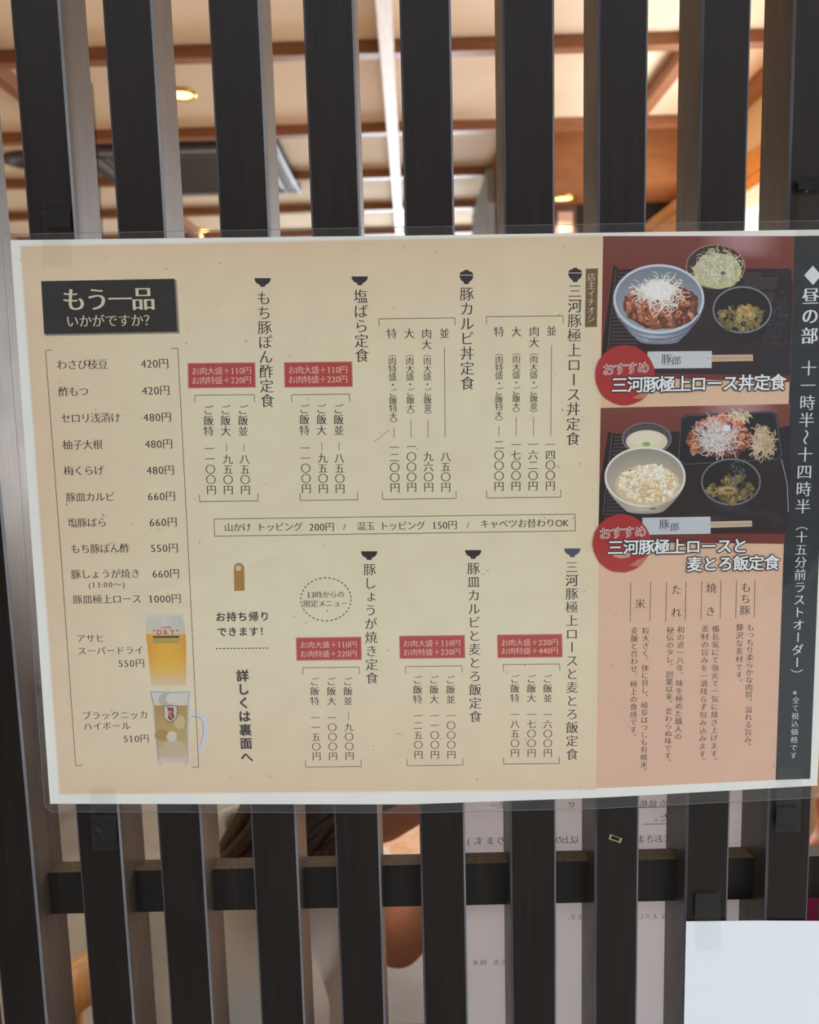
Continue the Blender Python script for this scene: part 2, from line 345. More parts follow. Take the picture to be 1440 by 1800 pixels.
GL = {}
def one():                                      # the numeral one with a flag and a foot, as in the printed serif face
    q = [[(.24, 0), (.32, 0), (.32, .68), (.24, .68)], [(.24, .68), (.32, .68), (.24, .60), (.12, .56), (.12, .585)], [(.13, 0), (.43, 0), (.43, .035), (.13, .035)]]
    v, f = [], []
    for p in q: f.append(tuple(range(len(v), len(v)+len(p)))); v += p
    return v, f
def glyph(ch, off, vertical=False):
    k = (ch, off)
    if k in GL: return GL[k]
    if ch == '1': GL[k] = (*one(), .56, True); return GL[k]
    best = None; A0 = P0 = None; box = None; thin = False
    for o_ in ([0] if off == 0 else [0, off, off*.8, off*.6, off*.4]):
        c = bpy.data.curves.new('g', 'FONT'); c.body = ch; c.resolution_u = 3; c.offset = o_
        ob = bpy.data.objects.new('g', c); C.objects.link(ob); dg = bpy.context.evaluated_depsgraph_get()
        m = ob.evaluated_get(dg).to_mesh(); v = [(q.co.x, q.co.y) for q in m.vertices]; fs = [tuple(p.vertices) for p in m.polygons]
        A = sum(p.area for p in m.polygons); cnt = {}
        for p in m.polygons:
            for e in p.edge_keys: cnt[e] = cnt.get(e, 0)+1
        per = sum(math.dist(v[e[0]], v[e[1]]) for e, n_ in cnt.items() if n_ == 1)
        bpy.data.objects.remove(ob); bpy.data.curves.remove(c)
        if not v: best = (v, fs); break
        bb = (min(p[0] for p in v), max(p[0] for p in v), min(p[1] for p in v), max(p[1] for p in v))
        if o_ == 0: A0, P0, box = A, per, bb; best = (v, fs); continue
        if abs(A-(A0-abs(o_)*P0)) < .035*A0 and bb[0] > box[0]-.004 and bb[1] < box[1]+.004 and bb[2] > box[2]-.004 and bb[3] < box[3]+.004: best = (v, fs); thin = True; break
    v, fs = best; adv = 1.0
    if v and ord(ch) < 256:
        xs = [p[0] for p in v]; w = max(xs)-min(xs)
        adv = .56 if ch.isdigit() else w+.1
        v = [(p[0]-min(xs)+(adv-w)/2, p[1]) for p in v]
    elif not v: adv = .5 if ord(ch) < 256 else 1.0
    GL[k] = (v, fs, adv, thin or off == 0)
    return GL[k]
INK = (52, 44, 40)
ROT = set('ー〜～（）―…'); PUNCT = set('、。'); SMALL = set('ょっゃゅュッャ')
def put(P, ch, px, py, size, col, lay, ux, uz, style='mincho', rot=False, mirror=False):
    """one character centred on a pixel; ux, uz = unit vectors (plane x,z) of the writing's right and up"""
    if ch in ' 　': return
    off = {'mincho': -.011, 'thin': -.012, 'heavy': -.009}.get(style, 0)
    v, fs, adv, thin = glyph(ch, off)
    cx, _, cz = at(px, py, P.y); s = size*.0003005*(1.0)
    sh = {'mincho': (-.016, 0, .016), 'thin': (-.008, .008), 'heavy': (-.034, -.017, 0, .017, .034), 'plain': (0,), 'bold': None, 'outline': None, 'halo': None}[style]
    if style == 'bold': sh2 = [(-.02, -.015), (.02, -.015), (.02, .015), (-.02, .015)]
    elif style == 'outline': sh2 = [(.085*math.cos(a*PI/6), .085*math.sin(a*PI/6)) for a in range(12)]
    elif style == 'halo': sh2 = [(.045*math.cos(a*PI/4), .045*math.sin(a*PI/4)) for a in range(8)]
    else: sh2 = [(d, 0) for d in (sh if thin else (0,))]
    c_ = lin(col)
    for ci, (dx, dz) in enumerate(sh2):
        n = len(P.v)
        for gx, gy in v:
            a, b = gx-adv/2, gy-.38
            if rot: a, b = b, -a
            a += dx; b += dz
            if mirror: a = -a
            P.v.append((cx+s*(a*ux[0]+b*uz[0]), P.y-lay*STEP-ci*(2.4e-6 if len(sh2) < 5 else 1.6e-6), cz+s*(a*ux[1]+b*uz[1]))); P.c.append(c_)
        P.f += [tuple(i+n for i in f) for f in fs]
def vtext(P, txt, x0, y0, x1, y1, size, col=INK, lay=6, style='mincho'):
    n = len(txt); A, B = at(x0, y0, P.y), at(x1, y1, P.y)
    d = np.array([B[0]-A[0], B[2]-A[2]]) if n > 1 else np.array([0, -1.]); d = d/np.linalg.norm(d); uz = (-d[0], -d[1]); ux = (uz[1], -uz[0])
    for i, ch in enumerate(txt):
        t = i/(n-1) if n > 1 else 0; px, py = x0+(x1-x0)*t, y0+(y1-y0)*t
        if ch in PUNCT: px += size*.55; py -= size*.6
        if ch in SMALL: px += size*.08; py -= size*.08
        put(P, ch, px, py, size, col, lay, ux, uz, style, rot=ch in ROT)
def htext(P, txt, x0, x1, y, size, col=INK, lay=6, style='mincho', y1=None, mirror=False):
    """fits the line between x0 and x1"""
    adv = [glyph(c, 0)[2] if c != ' ' else .4 for c in txt]; tot = sum(adv)
    y1 = y if y1 is None else y1; A, B = at(x0, y, P.y), at(x1, y1-(.018*(x1-x0) if y1 == y else 0), P.y)
    yy1 = y1-(.014*(x1-x0) if y1 == y else 0); y0 = y+(.0 if y1 != y else .007*(x1-x0)); yy1 = y1 if y1 != y else y-.007*(x1-x0)
    A, B = at(x0, y0, P.y), at(x1, yy1, P.y); d = np.array([B[0]-A[0], B[2]-A[2]]); d /= np.linalg.norm(d); ux = tuple(d); uz = (-d[1], d[0])
    k = (x1-x0)/tot; u = 0
    for ch, a in zip(txt, adv):
        t = (u+a/2)/tot; put(P, ch, x0+(x1-x0)*t, y0+(yy1-y0)*t, min(size, k*1.12) if ord(ch) < 256 else min(size, k*1.05), col, lay, ux, uz, style, mirror=mirror); u += a

#--- the laminated sheet
menu = empty('laminated_menu', (0, 0, 0))
tag(menu, 'large laminated menu sheet with dish names, prices and two food photographs', 'menu')
def sheet(pts, y, th, name, m, parent, sub=1):
    P = [at(px, py, y) for px, py in pts]; b = bmesh.new()
    fr = [b.verts.new((p[0], y, p[2])) for p in P]; bk = [b.verts.new((p[0], y+th, p[2])) for p in P]; n = len(P)
    b.faces.new(fr); b.faces.new(bk[::-1])
    for k in range(n): b.faces.new((fr[k], bk[k], bk[(k+1) % n], fr[(k+1) % n]))
    bmesh.ops.recalc_face_normals(b, faces=b.faces); me = bpy.data.meshes.new(name); b.to_mesh(me); b.free()
    return link(name, me, m, parent)
M_paper = mat('white_paper', (238, 237, 228), .6, .2, trans=.2)
def backing_mat():
    m = bpy.data.materials.new('parchment_print'); m.use_nodes = True; n = m.node_tree; p = n.nodes['Principled BSDF']; L = n.links.new
    t = n.nodes.new('ShaderNodeTexCoord'); a = n.nodes.new('ShaderNodeVertexColor'); a.layer_name = 'Col'
    vo = n.nodes.new('ShaderNodeTexVoronoi'); vo.inputs['Scale'].default_value = 105; vo.inputs['Randomness'].default_value = 1
    wn_ = n.nodes.new('ShaderNodeTexNoise'); wn_.inputs['Scale'].default_value = 300
    mpn = n.nodes.new('ShaderNodeMixRGB'); mpn.inputs[0].default_value = .01; L(t.outputs['Object'], mpn.inputs[1]); L(wn_.outputs['Color'], mpn.inputs[2]); L(t.outputs['Object'], wn_.inputs[0])
    L(mpn.outputs[0], vo.inputs[0])
    lt = n.nodes.new('ShaderNodeMath'); lt.operation = 'LESS_THAN'; lt.inputs[1].default_value = .062; L(vo.outputs['Distance'], lt.inputs[0])
    sel = n.nodes.new('ShaderNodeSeparateColor'); L(vo.outputs['Color'], sel.inputs[0]); g2 = n.nodes.new('ShaderNodeMath'); g2.operation = 'GREATER_THAN'; g2.inputs[1].default_value = .3; L(sel.outputs[0], g2.inputs[0])
    mu = n.nodes.new('ShaderNodeMath'); mu.operation = 'MULTIPLY'; L(lt.outputs[0], mu.inputs[0]); L(g2.outputs[0], mu.inputs[1])
    m3 = n.nodes.new('ShaderNodeMath'); m3.operation = 'MULTIPLY'; m3.inputs[1].default_value = .6; L(mu.outputs[0], m3.inputs[0])
    fi = n.nodes.new('ShaderNodeTexNoise'); fi.inputs['Scale'].default_value = 60; fi.inputs['Detail'].default_value = 8; L(t.outputs['Object'], fi.inputs[0])
    rr = n.nodes.new('ShaderNodeValToRGB'); rr.color_ramp.elements[0].color = (.88, .86, .84, 1); rr.color_ramp.elements[1].color = (1.04, 1.04, 1.04, 1); L(fi.outputs[0], rr.inputs[0])
    mm = n.nodes.new('ShaderNodeMixRGB'); mm.blend_type = 'MULTIPLY'; mm.inputs[0].default_value = .7; L(a.outputs[0], mm.inputs[1]); L(rr.outputs[0], mm.inputs[2])
    m4 = n.nodes.new('ShaderNodeMixRGB'); m4.inputs[2].default_value = lin((140, 104, 70)); L(m3.outputs[0], m4.inputs[0]); L(mm.outputs[0], m4.inputs[1]); L(m4.outputs[0], p.inputs['Base Color'])
    p.inputs['Roughness'].default_value = .6; p.inputs['Specular IOR Level'].default_value = .2
    tr = n.nodes.new('ShaderNodeBsdfTranslucent'); mx = n.nodes.new('ShaderNodeMixShader'); mx.inputs[0].default_value = .2
    L(m4.outputs[0], tr.inputs[0]); L(p.outputs[0], mx.inputs[1]); L(tr.outputs[0], mx.inputs[2]); L(mx.outputs[0], n.nodes['Material Output'].inputs[0])
    return m
M_parch = backing_mat()
PAPER = [(18, 422), (720, 414), (1480, 403), (1437, 1381), (1060, 1402), (720, 1414), (88, 1413)]
sheet(PAPER, PAPER_Y, .0005, 'paper', M_paper, menu)
# parchment background, a grid so that its printed tint can drift from peach rim to pale centre
P = Print()
nx, ny = 26, 26
def bil(q, u, v):
    (a, b, c, d) = q
    return tuple((a[i]*(1-u)+b[i]*u)*(1-v)+(d[i]*(1-u)+c[i]*u)*v for i in (0, 1))
def tintgrid(P, q, nx, ny, fcol, lay):
    for i in range(nx):
        for j in range(ny):
            us, vs = (i/nx, (i+1)/nx), (j/ny, (j+1)/ny)
            cor = [(us[0], vs[0]), (us[1], vs[0]), (us[1], vs[1]), (us[0], vs[1])]
            P.poly([bil(q, *k) for k in cor], [fcol(*k) for k in cor], lay)
def mixc(a, b, t): return tuple(a[i]*(1-t)+b[i]*t for i in range(3))
def pcol(u, v):
    e = min(u*1.6, (1.06-u)*3.0, v*1.9, (1-v)*1.7, .5)/.5; e = max(0, min(1, e))
    c = mixc((233, 206, 172), (234, 224, 190), e**.6)
    return c
tintgrid(P, [(37, 434), (1060, 415), (1048, 1387), (106, 1395)], 52, 40, pcol, 1)
for g, c in ((3, (238, 232, 218)), (1.5, (236, 222, 202))): P.poly([(37-g, 434-g), (1060, 415-g), (1060, 415), (1048, 1387), (1048, 1387+g), (106-g, 1395+g)], c, .9-g*.2)
P.build('parchment_print', menu, M_parch)
# salmon panel and black band
P = Print()
tintgrid(P, [(1060, 415), (1397.5, 415), (1363.8, 1371), (1048, 1386)], 10, 20, lambda u, v: mixc((232, 196, 160), (228, 186, 160), max(0, v*1.3-.3)), 2)
P.build('salmon_panel', menu, M_parch)
P = Print()
P.poly([(1397, 415), (1462, 414), (1424.5, 1369), (1363.5, 1371)], (38, 42, 46), 3)
P.build('black_band', menu)
P = Print(); WH = (226, 228, 226)
P.poly([(1429, 467), (1444, 484), (1429.5, 501), (1414, 484)], WH, 5)
vtext(P, '昼の部', 1425.5, 520.5, 1423.3, 590, 30, WH, style='heavy')
vtext(P, '十一時半～十四時半', 1422, 647, 1411.7, 890, 28, WH)
vtext(P, '（十五分前ラストオーダー）', 1410, 922, 1400.7, 1186, 22, WH)
vtext(P, '※全て税込価格です', 1399.8, 1217, 1395, 1328, 14, (206, 208, 208))
P.build('opening_hours_text', menu)

# header box
P = Print()
P.poly([(75, 499), (311, 494), (316.5, 586.5), (80, 591)], (168, 152, 134), 2); P.poly([(74, 497), (309, 492), (314, 584.5), (79, 589)], (130, 116, 100), 3)
P.poly([(72.3, 494.3), (306.7, 490), (311.7, 582.7), (77.7, 587.3)], (36, 32, 28), 4)
htext(P, 'もう一品', 110, 272, 525.5, 42, (222, 208, 178), style='heavy'); htext(P, 'いかがですか？', 116, 275, 563.5, 23, (222, 208, 178))
P.build('heading_box', menu)
# side dish list
P = Print(); LN = (96, 82, 70)
P.curve([(92, 615.5), (80, 616), (108, 985), (133.3, 1345.7), (145, 1345)], 1.1, LN); P.curve([(301, 612.6), (312.7, 612.3), (332, 985), (349.3, 1348.3), (338, 1348.5)], 1.1, LN)
for t, a, b, y, pr, c, d, y2 in [('わさび枝豆', 100, 190, 640.5, '420円', 247, 297, 638.7), ('酢もつ', 103, 156, 688, '420円', 249, 299, 686), ('セロリ浅漬け', 107, 212, 734.5, '480円', 251, 302, 733),
        ('柚子大根', 110, 181, 781.5, '480円', 254, 304, 780), ('梅くらげ', 112, 183, 827, '480円', 257, 307, 826), ('豚皿カルビ', 116, 202, 873.5, '660円', 259, 309, 872),
        ('塩豚ばら', 119, 188, 918.5, '660円', 262, 312, 917.5), ('もち豚ぽん酢', 124, 228, 964, '550円', 264, 314, 963), ('豚しょうが焼き', 125, 247, 1008.5, '660円', 267, 316, 1008),
        ('豚皿極上ロース', 128, 249, 1053, '1000円', 260, 319, 1052)]:
    htext(P, t, a, b, y, 18.5); htext(P, pr, c, d, y2, 19)
htext(P, '(13:00～)', 155, 220, 1027.5, 13.5)
htext(P, 'アサヒ', 134, 184, 1122, 17); htext(P, 'スーパードライ', 136, 253, 1143.5, 17); htext(P, '550円', 207, 255, 1165.5, 18)
htext(P, 'ブラックニッカ', 144, 261, 1257, 17); htext(P, 'ハイボール', 146, 230, 1276, 17); htext(P, '510円', 216, 263, 1298, 18)
P.build('side_dish_list', menu)

def bowl_icon(P, cx, cy, lid=False, col=(44, 38, 40)):
    w = 14.5 if not lid else 12.2
    top = cy-8 if not lid else cy-2.5
    pts = [(cx-w, top)]+[(cx-w*math.cos(a)*.98, top+12.5*math.sin(a)**.9) for a in [k*PI/12 for k in range(1, 12)]]+[(cx+w, top)]
    P.poly(pts, col, 5)
    P.poly([(cx-5, top+10.5), (cx+5, top+10.5), (cx+4.2, top+15.2), (cx-4.2, top+15.2)], col, 6)
    if lid:
        P.poly([(cx-w, top-1.3)]+[(cx-w*math.cos(a), top-1.3-7*math.sin(a)) for a in [k*PI/12 for k in range(1, 12)]]+[(cx+w, top-1.3)], col, 5)
        P.poly([(cx-3.5, top-7.5), (cx+3.5, top-7.5), (cx+3.5, top-9.8), (cx-3.5, top-9.8)], col, 6)
def brackets(P, t, b, tick=13):
    (a0, a1, ya), (b0, b1, yb) = t, b; sl = .012
    P.curve([(a0+.6, ya+sl*(a1-a0)/2+tick), (a0, ya+sl*(a1-a0)/2), (a1, ya-sl*(a1-a0)/2), (a1+.5, ya-sl*(a1-a0)/2+tick)], 1.1, LN)
    P.curve([(b0-.5, yb+sl*(b1-b0)/2-tick), (b0, yb+sl*(b1-b0)/2), (b1, yb-sl*(b1-b0)/2), (b1-.5, yb-sl*(b1-b0)/2-tick)], 1.1, LN)
def redbox(x0, x1, y0, y1, tx0, tx1, ya, yb, n1, n2):
    P = Print(); s = .012*(x1-x0)/2
    for g, c in ((2.0, (206, 146, 122)), (1.0, (196, 106, 90)), (0, (182, 66, 58))):
        P.poly([(x0-g, y0+s-g), (x1+g, y0-s-g), (x1+1+g, y1-s+g), (x0+1-g, y1+s+g)], c, 3-g*.5)
    htext(P, 'お肉大盛＋%s円' % n1, tx0-1, tx1+1, ya, 15, (232, 196, 170)); htext(P, 'お肉特盛＋%s円' % n2, tx0-1, tx1+1, yb, 15, (232, 196, 170))
    P.build('price_note', menu)

blocks = []
def block(): P = Print(); return P
# upper row
P = block(); bowl_icon(P, 461.8, 497); vtext(P, 'もち豚ぽん酢定食', 463.8, 524, 470, 704.3, 25)
brackets(P, (342.5, 447, 694.3), (351.2, 453.7, 881))
for lab, x, x2, num, lx in (('ご飯並', 427, 427.6, '八五〇円', 430.3), ('ご飯大', 396.5, 397, '九五〇円', 400.3)):
    vtext(P, lab, x, 720, x2, 757.7, 18.5); P.line((x+1.7, 779.3), (x+2, 793.8), 1, LN); vtext(P, num, lx, 807, lx+1.2, 861, 18.5)
vtext(P, 'ご飯特', 366.2, 720.5, 366.8, 757.7, 18.5); vtext(P, '一一〇〇円', 368.2, 788.6, 371.7, 861, 18.5)
P.build('dish_entry', menu); redbox(331.5, 447, 639.3, 680.3, 338, 441, 651.7, 668.2, '110', '220')
P = block(); bowl_icon(P, 632.5, 494); vtext(P, '塩ばら定食', 634, 521, 636.4, 624.8, 25)
brackets(P, (512.6, 614.6, 693.3), (527.9, 629, 879))
for lab, x, x2, num, lx in (('ご飯並', 595, 595.8, '八五〇円', 596.7), ('ご飯大', 564.9, 565.5, '九五〇円', 567.2)):
    vtext(P, lab, x, 718.7, x2, 756.2, 18.5); P.line((x+1, 777), (x+1.3, 791.8), 1, LN); vtext(P, num, lx, 805.3, lx+1.2, 858.8, 18.5)
vtext(P, 'ご飯特', 535, 718.7, 535.4, 756.2, 18.5); vtext(P, '一一〇〇円', 536.6, 787.4, 538.6, 858.8, 18.5)
P.build('dish_entry', menu); redbox(501, 617.5, 637.8, 679, 507.7, 610.3, 650, 666.7, '110', '220')
P = block(); bowl_icon(P, 820, 486.7, True); vtext(P, '豚カルビ丼定食', 820.8, 516.4, 821.9, 673.3, 25)
brackets(P, (666.2, 799.8, 559.6), (672.7, 802.2, 876.9))
vtext(P, '並', 781.2, 585.8, 781.2, 585.8, 18.5); P.line((781.5, 610.6), (782.6, 768), 1, LN); vtext(P, '八五〇円', 783.5, 802.5, 783.9, 856.2, 18.5)
vtext(P, '肉大', 750.2, 586.4, 750.3, 605.7, 18.5); vtext(P, '（肉大盛・ご飯並）', 751.1, 621, 752.3, 730, 14.8); P.line((752.6, 737), (752.8, 769.6), 1, LN); vtext(P, '九六〇円', 753.2, 802.5, 753.8, 856.2, 18.5)
vtext(P, '大', 719.6, 586.4, 719.6, 586.4, 18.5); vtext(P, '（肉大盛・ご飯大）', 720.2, 621, 722.2, 730, 14.8); P.line((722.5, 737), (722.7, 769.6), 1, LN); vtext(P, '一〇〇〇円', 723.1, 785, 724, 856.2, 18.5)
vtext(P, '特', 688.7, 586.4, 688.7, 586.4, 18.5); vtext(P, '（肉特盛・ご飯特大）', 689.6, 621, 691.9, 745, 14.8); P.line((692.5, 751.5), (692.7, 769.6), 1, LN); vtext(P, '一二〇〇円', 693.4, 786.2, 694.5, 857, 18.5)
P.curve([(658, 776), (666, 771), (676, 763), (684, 755)], 1.0, (150, 124, 96))
P.build('dish_entry', menu)
P = block(); bowl_icon(P, 1011.3, 483, True); vtext(P, '三河豚極上ロース丼定食', 1011, 511.5, 1007.5, 771, 25)
brackets(P, (855, 990, 556), (855.8, 986.2, 874.6))
vtext(P, '並', 969.6, 581.5, 969.6, 581.5, 18.5); P.line((969.9, 606.8), (968.4, 765.8), 1, LN); vtext(P, '一四〇〇円', 967.8, 781.3, 967.5, 853.6, 18.5)
vtext(P, '肉大', 939.3, 582.3, 939.2, 601.9, 18.5); vtext(P, '（肉大盛・ご飯並）', 938.6, 618, 938.3, 727, 14.8); P.line((938.1, 733), (938, 765.8), 1, LN); vtext(P, '一六二〇円', 937.5, 781.3, 937.2, 854.2, 18.5)
vtext(P, '大', 907.9, 582.9, 907.9, 582.9, 18.5); vtext(P, '（肉大盛・ご飯大）', 908.2, 618, 907.6, 727, 14.8); P.line((907.5, 733), (907.4, 765.8), 1, LN); vtext(P, '一七〇〇円', 907.3, 781.8, 907.1, 854.2, 18.5)
vtext(P, '特', 877.4, 582.9, 877.4, 582.9, 18.5); vtext(P, '（肉特盛・ご飯特大）', 877.7, 619, 877.2, 742, 14.8); P.line((877.1, 748.6), (877, 767.3), 1, LN); vtext(P, '二〇〇〇円', 877.5, 781.8, 877.3, 854.7, 18.5)
P.build('dish_entry', menu)
P = block()
for g, c in ((1.2, (170, 146, 112)), (0, (112, 88, 58))): P.poly([(1030.8-g, 473-g), (1050.7+g, 472.5-g), (1048.8+g, 574+g), (1029.2-g, 574.5+g)], c, 3-g)
vtext(P, '店主イチオシ', 1040, 487, 1039, 560, 14.5, (222, 204, 168)); P.build('recommendation_note', menu)
# topping line
P = block()
q = [(376.5, 912.3), (1011, 903.7), (1011.8, 933), (377.4, 942.6)]; P.curve(q+q[:1], 1.1, LN)
for t, a, b, y, s in [('山かけ', 394, 442, 926.6, 17), ('トッピング', 451, 532, 926, 17), ('200円', 543, 588, 926, 18), ('/', 603, 608, 925.5, 18), ('温玉', 627, 659, 924.5, 17), ('トッピング', 667, 748, 924, 17), ('150円', 759, 804, 922.7, 18), ('/', 820, 825, 922.3, 18), ('キャベツお替わりOK', 844, 1001, 919.8, 17)]:
    htext(P, t, a, b, y, s)
P.build('topping_line', menu)
# lower row
P = block(); bowl_icon(P, 649.1, 977); vtext(P, '豚しょうが焼き定食', 650.2, 1001, 654.1, 1191.7, 23.5)
brackets(P, (532.2, 631.4, 1173.2), (537.5, 635.3, 1347.8), 12)
vtext(P, 'ご飯並', 611.4, 1197.6, 612, 1232, 17.5); P.line((612.6, 1252), (612.8, 1266), 1, LN); vtext(P, '九〇〇円', 613.2, 1278, 614.7, 1328.6, 17.5)
vtext(P, 'ご飯大', 582.3, 1197.6, 582.9, 1232, 17.5); vtext(P, '一〇〇〇円', 583.7, 1261.5, 585.5, 1329.2, 17.5)
vtext(P, 'ご飯特', 553.1, 1197.6, 553.5, 1232, 17.5); vtext(P, '一一五〇円', 554.6, 1261.5, 556.7, 1329.2, 17.5)
P.build('dish_entry', menu); redbox(522, 633.5, 1121.7, 1159, 528.4, 627, 1132.9, 1149, '110', '220')
P = block()
for k in range(34):
    a, b = k*2*PI/34, (k+.55)*2*PI/34
    P.line((573.1+44.2*math.cos(a), 1053.4+37.8*math.sin(a)), (573.1+44.2*math.cos(b), 1053.4+37.8*math.sin(b)), 1.6, INK)
htext(P, '13時からの', 539, 606, 1045, 15); htext(P, '限定メニュー', 533, 612, 1060.7, 14.5); P.build('limited_menu_note', menu)
P = block(); bowl_icon(P, 831.9, 975); vtext(P, '豚皿カルビと麦とろ飯定食', 832.6, 999, 836, 1259.4, 23.5)
brackets(P, (712.7, 811.9, 1171.1), (715.9, 814, 1345.4), 12)
for lab, num, x in (('ご飯並', '一〇〇〇円', 792), ('ご飯大', '一一〇〇円', 763), ('ご飯特', '一二五〇円', 734)):
    vtext(P, lab, x, 1194.7, x+.4, 1229, 17.5); vtext(P, num, x+.8, 1258, x+1.7, 1326.3, 17.5)
P.build('dish_entry', menu); redbox(703.5, 815.4, 1118.7, 1155.8, 709.4, 809, 1130.5, 1146, '110', '220')
P = block(); bowl_icon(P, 1006.2, 972, col=(76, 78, 94)); vtext(P, '三河豚極上ロースと麦とろ飯定食', 1005.3, 996.6, 1005.9, 1325.7, 23.5)
brackets(P, (884.3, 983.8, 1167.6), (885.5, 983.5, 1342.5), 12)
for lab, num, x in (('ご飯並', '一六〇〇円', 962.9), ('ご飯大', '一七〇〇円', 934.3), ('ご飯特', '一八五〇円', 905.2)):
    vtext(P, lab, x, 1193.2, x, 1227, 17.5); vtext(P, num, x, 1256, x+.3, 1323.3, 17.5)
P.build('dish_entry', menu); redbox(875.5, 986.7, 1116.7, 1154.3, 881.7, 980.9, 1129, 1143.8, '220', '440')
# takeaway note
P = block(); TG = (172, 130, 66)
P.poly([(411.2, 998), (429.6, 998), (430.2, 1038.4), (411.8, 1038.8)], TG, 3); P.ell(420.3, 998.5, 9.2, 9.2, TG, 4); P.ell(419.4, 998.9, 4.8, 4.8, (214, 198, 160), 5)
htext(P, 'お持ち帰り', 378, 475, 1083.7, 18.5, style='bold'); htext(P, 'できます！', 381, 474, 1110, 18, style='bold')
for k in range(15): P.line((379.5+k*6.3, 1140.2-k*.07), (383.2+k*6.3, 1140.1-k*.07), 1.7, INK)
vtext(P, '詳しくは裏面へ', 427.6, 1188.6, 434.9, 1331.3, 23, (176, 160, 138), 4, 'bold'); vtext(P, '詳しくは裏面へ', 426.3, 1187.3, 433.6, 1330, 23, (44, 38, 36), 6, 'bold')
P.build('takeaway_note', menu)
# ingredient columns
P = block(); B2 = (74, 52, 42)
for x0, x1, y0, y1 in ((1294.2, 1326.7, 1020.5, 1085), (1233.2, 1266.9, 1021.5, 1087), (1171.2, 1205.4, 1023.3, 1090.5), (1108.5, 1143.3, 1024.5, 1091.5)):
    P.line((x0+.7, y0), (x0-.7, y1+2), 1, B2); P.line((x1+.7, y0-1), (x1-.7, y1), 1, B2)
vtext(P, 'もち豚', 1311.3, 1032.7, 1309.9, 1072.6, 19.5, B2); vtext(P, '焼き', 1250.7, 1033.6, 1249.3, 1074.6, 19.5, B2)
vtext(P, 'たれ', 1189.7, 1036.4, 1188.7, 1076.3, 19.5, B2); vtext(P, '米', 1125.4, 1061.2, 1125.4, 1061.2, 19.5, B2)
for t, a, b, c, d in (('もっちり柔らかな肉質、溢れる旨み。', 1319.3, 1103, 1314.7, 1313), ('贅沢な素材です。', 1300.5, 1103, 1299.3, 1200), ('備長炭にて強火で一気に焼き上げます。', 1258.4, 1105.4, 1255, 1338), ('素材の旨みを一滴残らず包み込みます。', 1239.9, 1105.4, 1234.4, 1339),
        ('和の道一八年、味を極めた職人の', 1197.1, 1106.8, 1192.3, 1294.7), ('秘伝のタレ。創業以来、変わらぬ味です。', 1178.6, 1107.6, 1173.8, 1341), ('粒大きく、体に良し、岐阜はつしも有機米。', 1135.4, 1108.8, 1131.7, 1357), ('麦飯と合わせ、極上の食感です。', 1115.4, 1108.8, 1113.4, 1296)):
    vtext(P, t, a, b, c, d, 14, B2)
P.build('ingredient_text', menu)

# beer glass and highball mug
P = block()
rows = [(1079, 257, 322, (212, 208, 192)), (1096, 256.2, 324, (204, 200, 184)), (1114.5, 256.5, 326.5, (212, 202, 170)), (1115, 256.5, 326.8, (222, 150, 36)), (1140, 259.5, 327.3, (220, 150, 28)), (1165, 262, 327.5, (224, 164, 62)), (1185, 264, 327.5, (224, 182, 116)), (1205, 266, 327.5, (221, 198, 156))]
for (y0, a0, b0, c0), (y1, a1, b1, c1) in zip(rows, rows[1:]):
    for k in range(8):
        t0, t1 = k/8, (k+1)/8; g0, g1 = [1-abs(t*2-1)**2 for t in (t0, t1)]
        hi = (236, 196, 60) if y0 >= 1115 and y1 < 1190 else None
        cc = [(mixc(c, hi, g*.55) if hi else c) for c, g in ((c0, g0), (c0, g1), (c1, g1), (c1, g0))]
        P.poly([(a0+(b0-a0)*t0, y0), (a0+(b0-a0)*t1, y0), (a1+(b1-a1)*t1, y1), (a1+(b1-a1)*t0, y1)], cc, 3)
P.poly([(284, 1083.5), (318, 1082.5), (323, 1112), (285, 1112)], [(214, 208, 190), (196, 194, 180), (200, 196, 178), (212, 206, 186)], 4)
htext(P, 'SUPER', 283, 302, 1103, 6.5, (186, 72, 60), style='bold'); htext(P, '"DRY"', 268, 315, 1111, 12.5, (190, 52, 44), style='bold')
P.poly([(269, 1118), (315.5, 1117.5), (315.5, 1121), (269, 1121.3)], (58, 48, 36), 5); P.poly([(269, 1121.5), (315.5, 1121), (315.5, 1130.5), (269.5, 1131)], (178, 156, 76), 5)
P.build('beer_picture', menu)
P = block(); MG = (196, 202, 212)
P.poly([(264, 1215), (334, 1215), (331, 1340), (277, 1342)], [(214, 208, 194), (214, 208, 196), (216, 196, 176), (216, 196, 176)], 3)
P.poly([(270, 1240), (331.5, 1240), (329, 1303), (276, 1303)], [(176, 144, 74), (178, 146, 78), (192, 164, 104), (190, 160, 96)], 4)
P.poly([(276, 1303), (329, 1303), (328, 1332), (277, 1332)], [(192, 166, 112), (196, 170, 116), (206, 186, 158), (206, 184, 154)], 4)
P.ell(293, 1230, 14, 13, (186, 178, 158), 5); P.ell(300, 1228, 8, 9, (214, 210, 198), 6); P.ell(316, 1270, 10, 12, (206, 184, 132), 5, wob=.1); P.ell(284, 1292, 12, 10, (176, 142, 72), 5, wob=.1); P.ell(302, 1294, 9, 9, (214, 204, 180), 6, wob=.1); P.ell(306, 1312, 18, 12, (200, 178, 146), 5, wob=.06)
P.curve([(264.5, 1216), (300, 1217.5), (333.5, 1216)], 2.2, (166, 178, 200), 6); P.curve([(264.5, 1215), (271, 1240), (274, 1280), (279, 1335)], 1.8, (160, 150, 140), 6); P.curve([(333.5, 1215), (330, 1240), (329, 1290), (330.5, 1338)], 1.8, (168, 172, 186), 6)
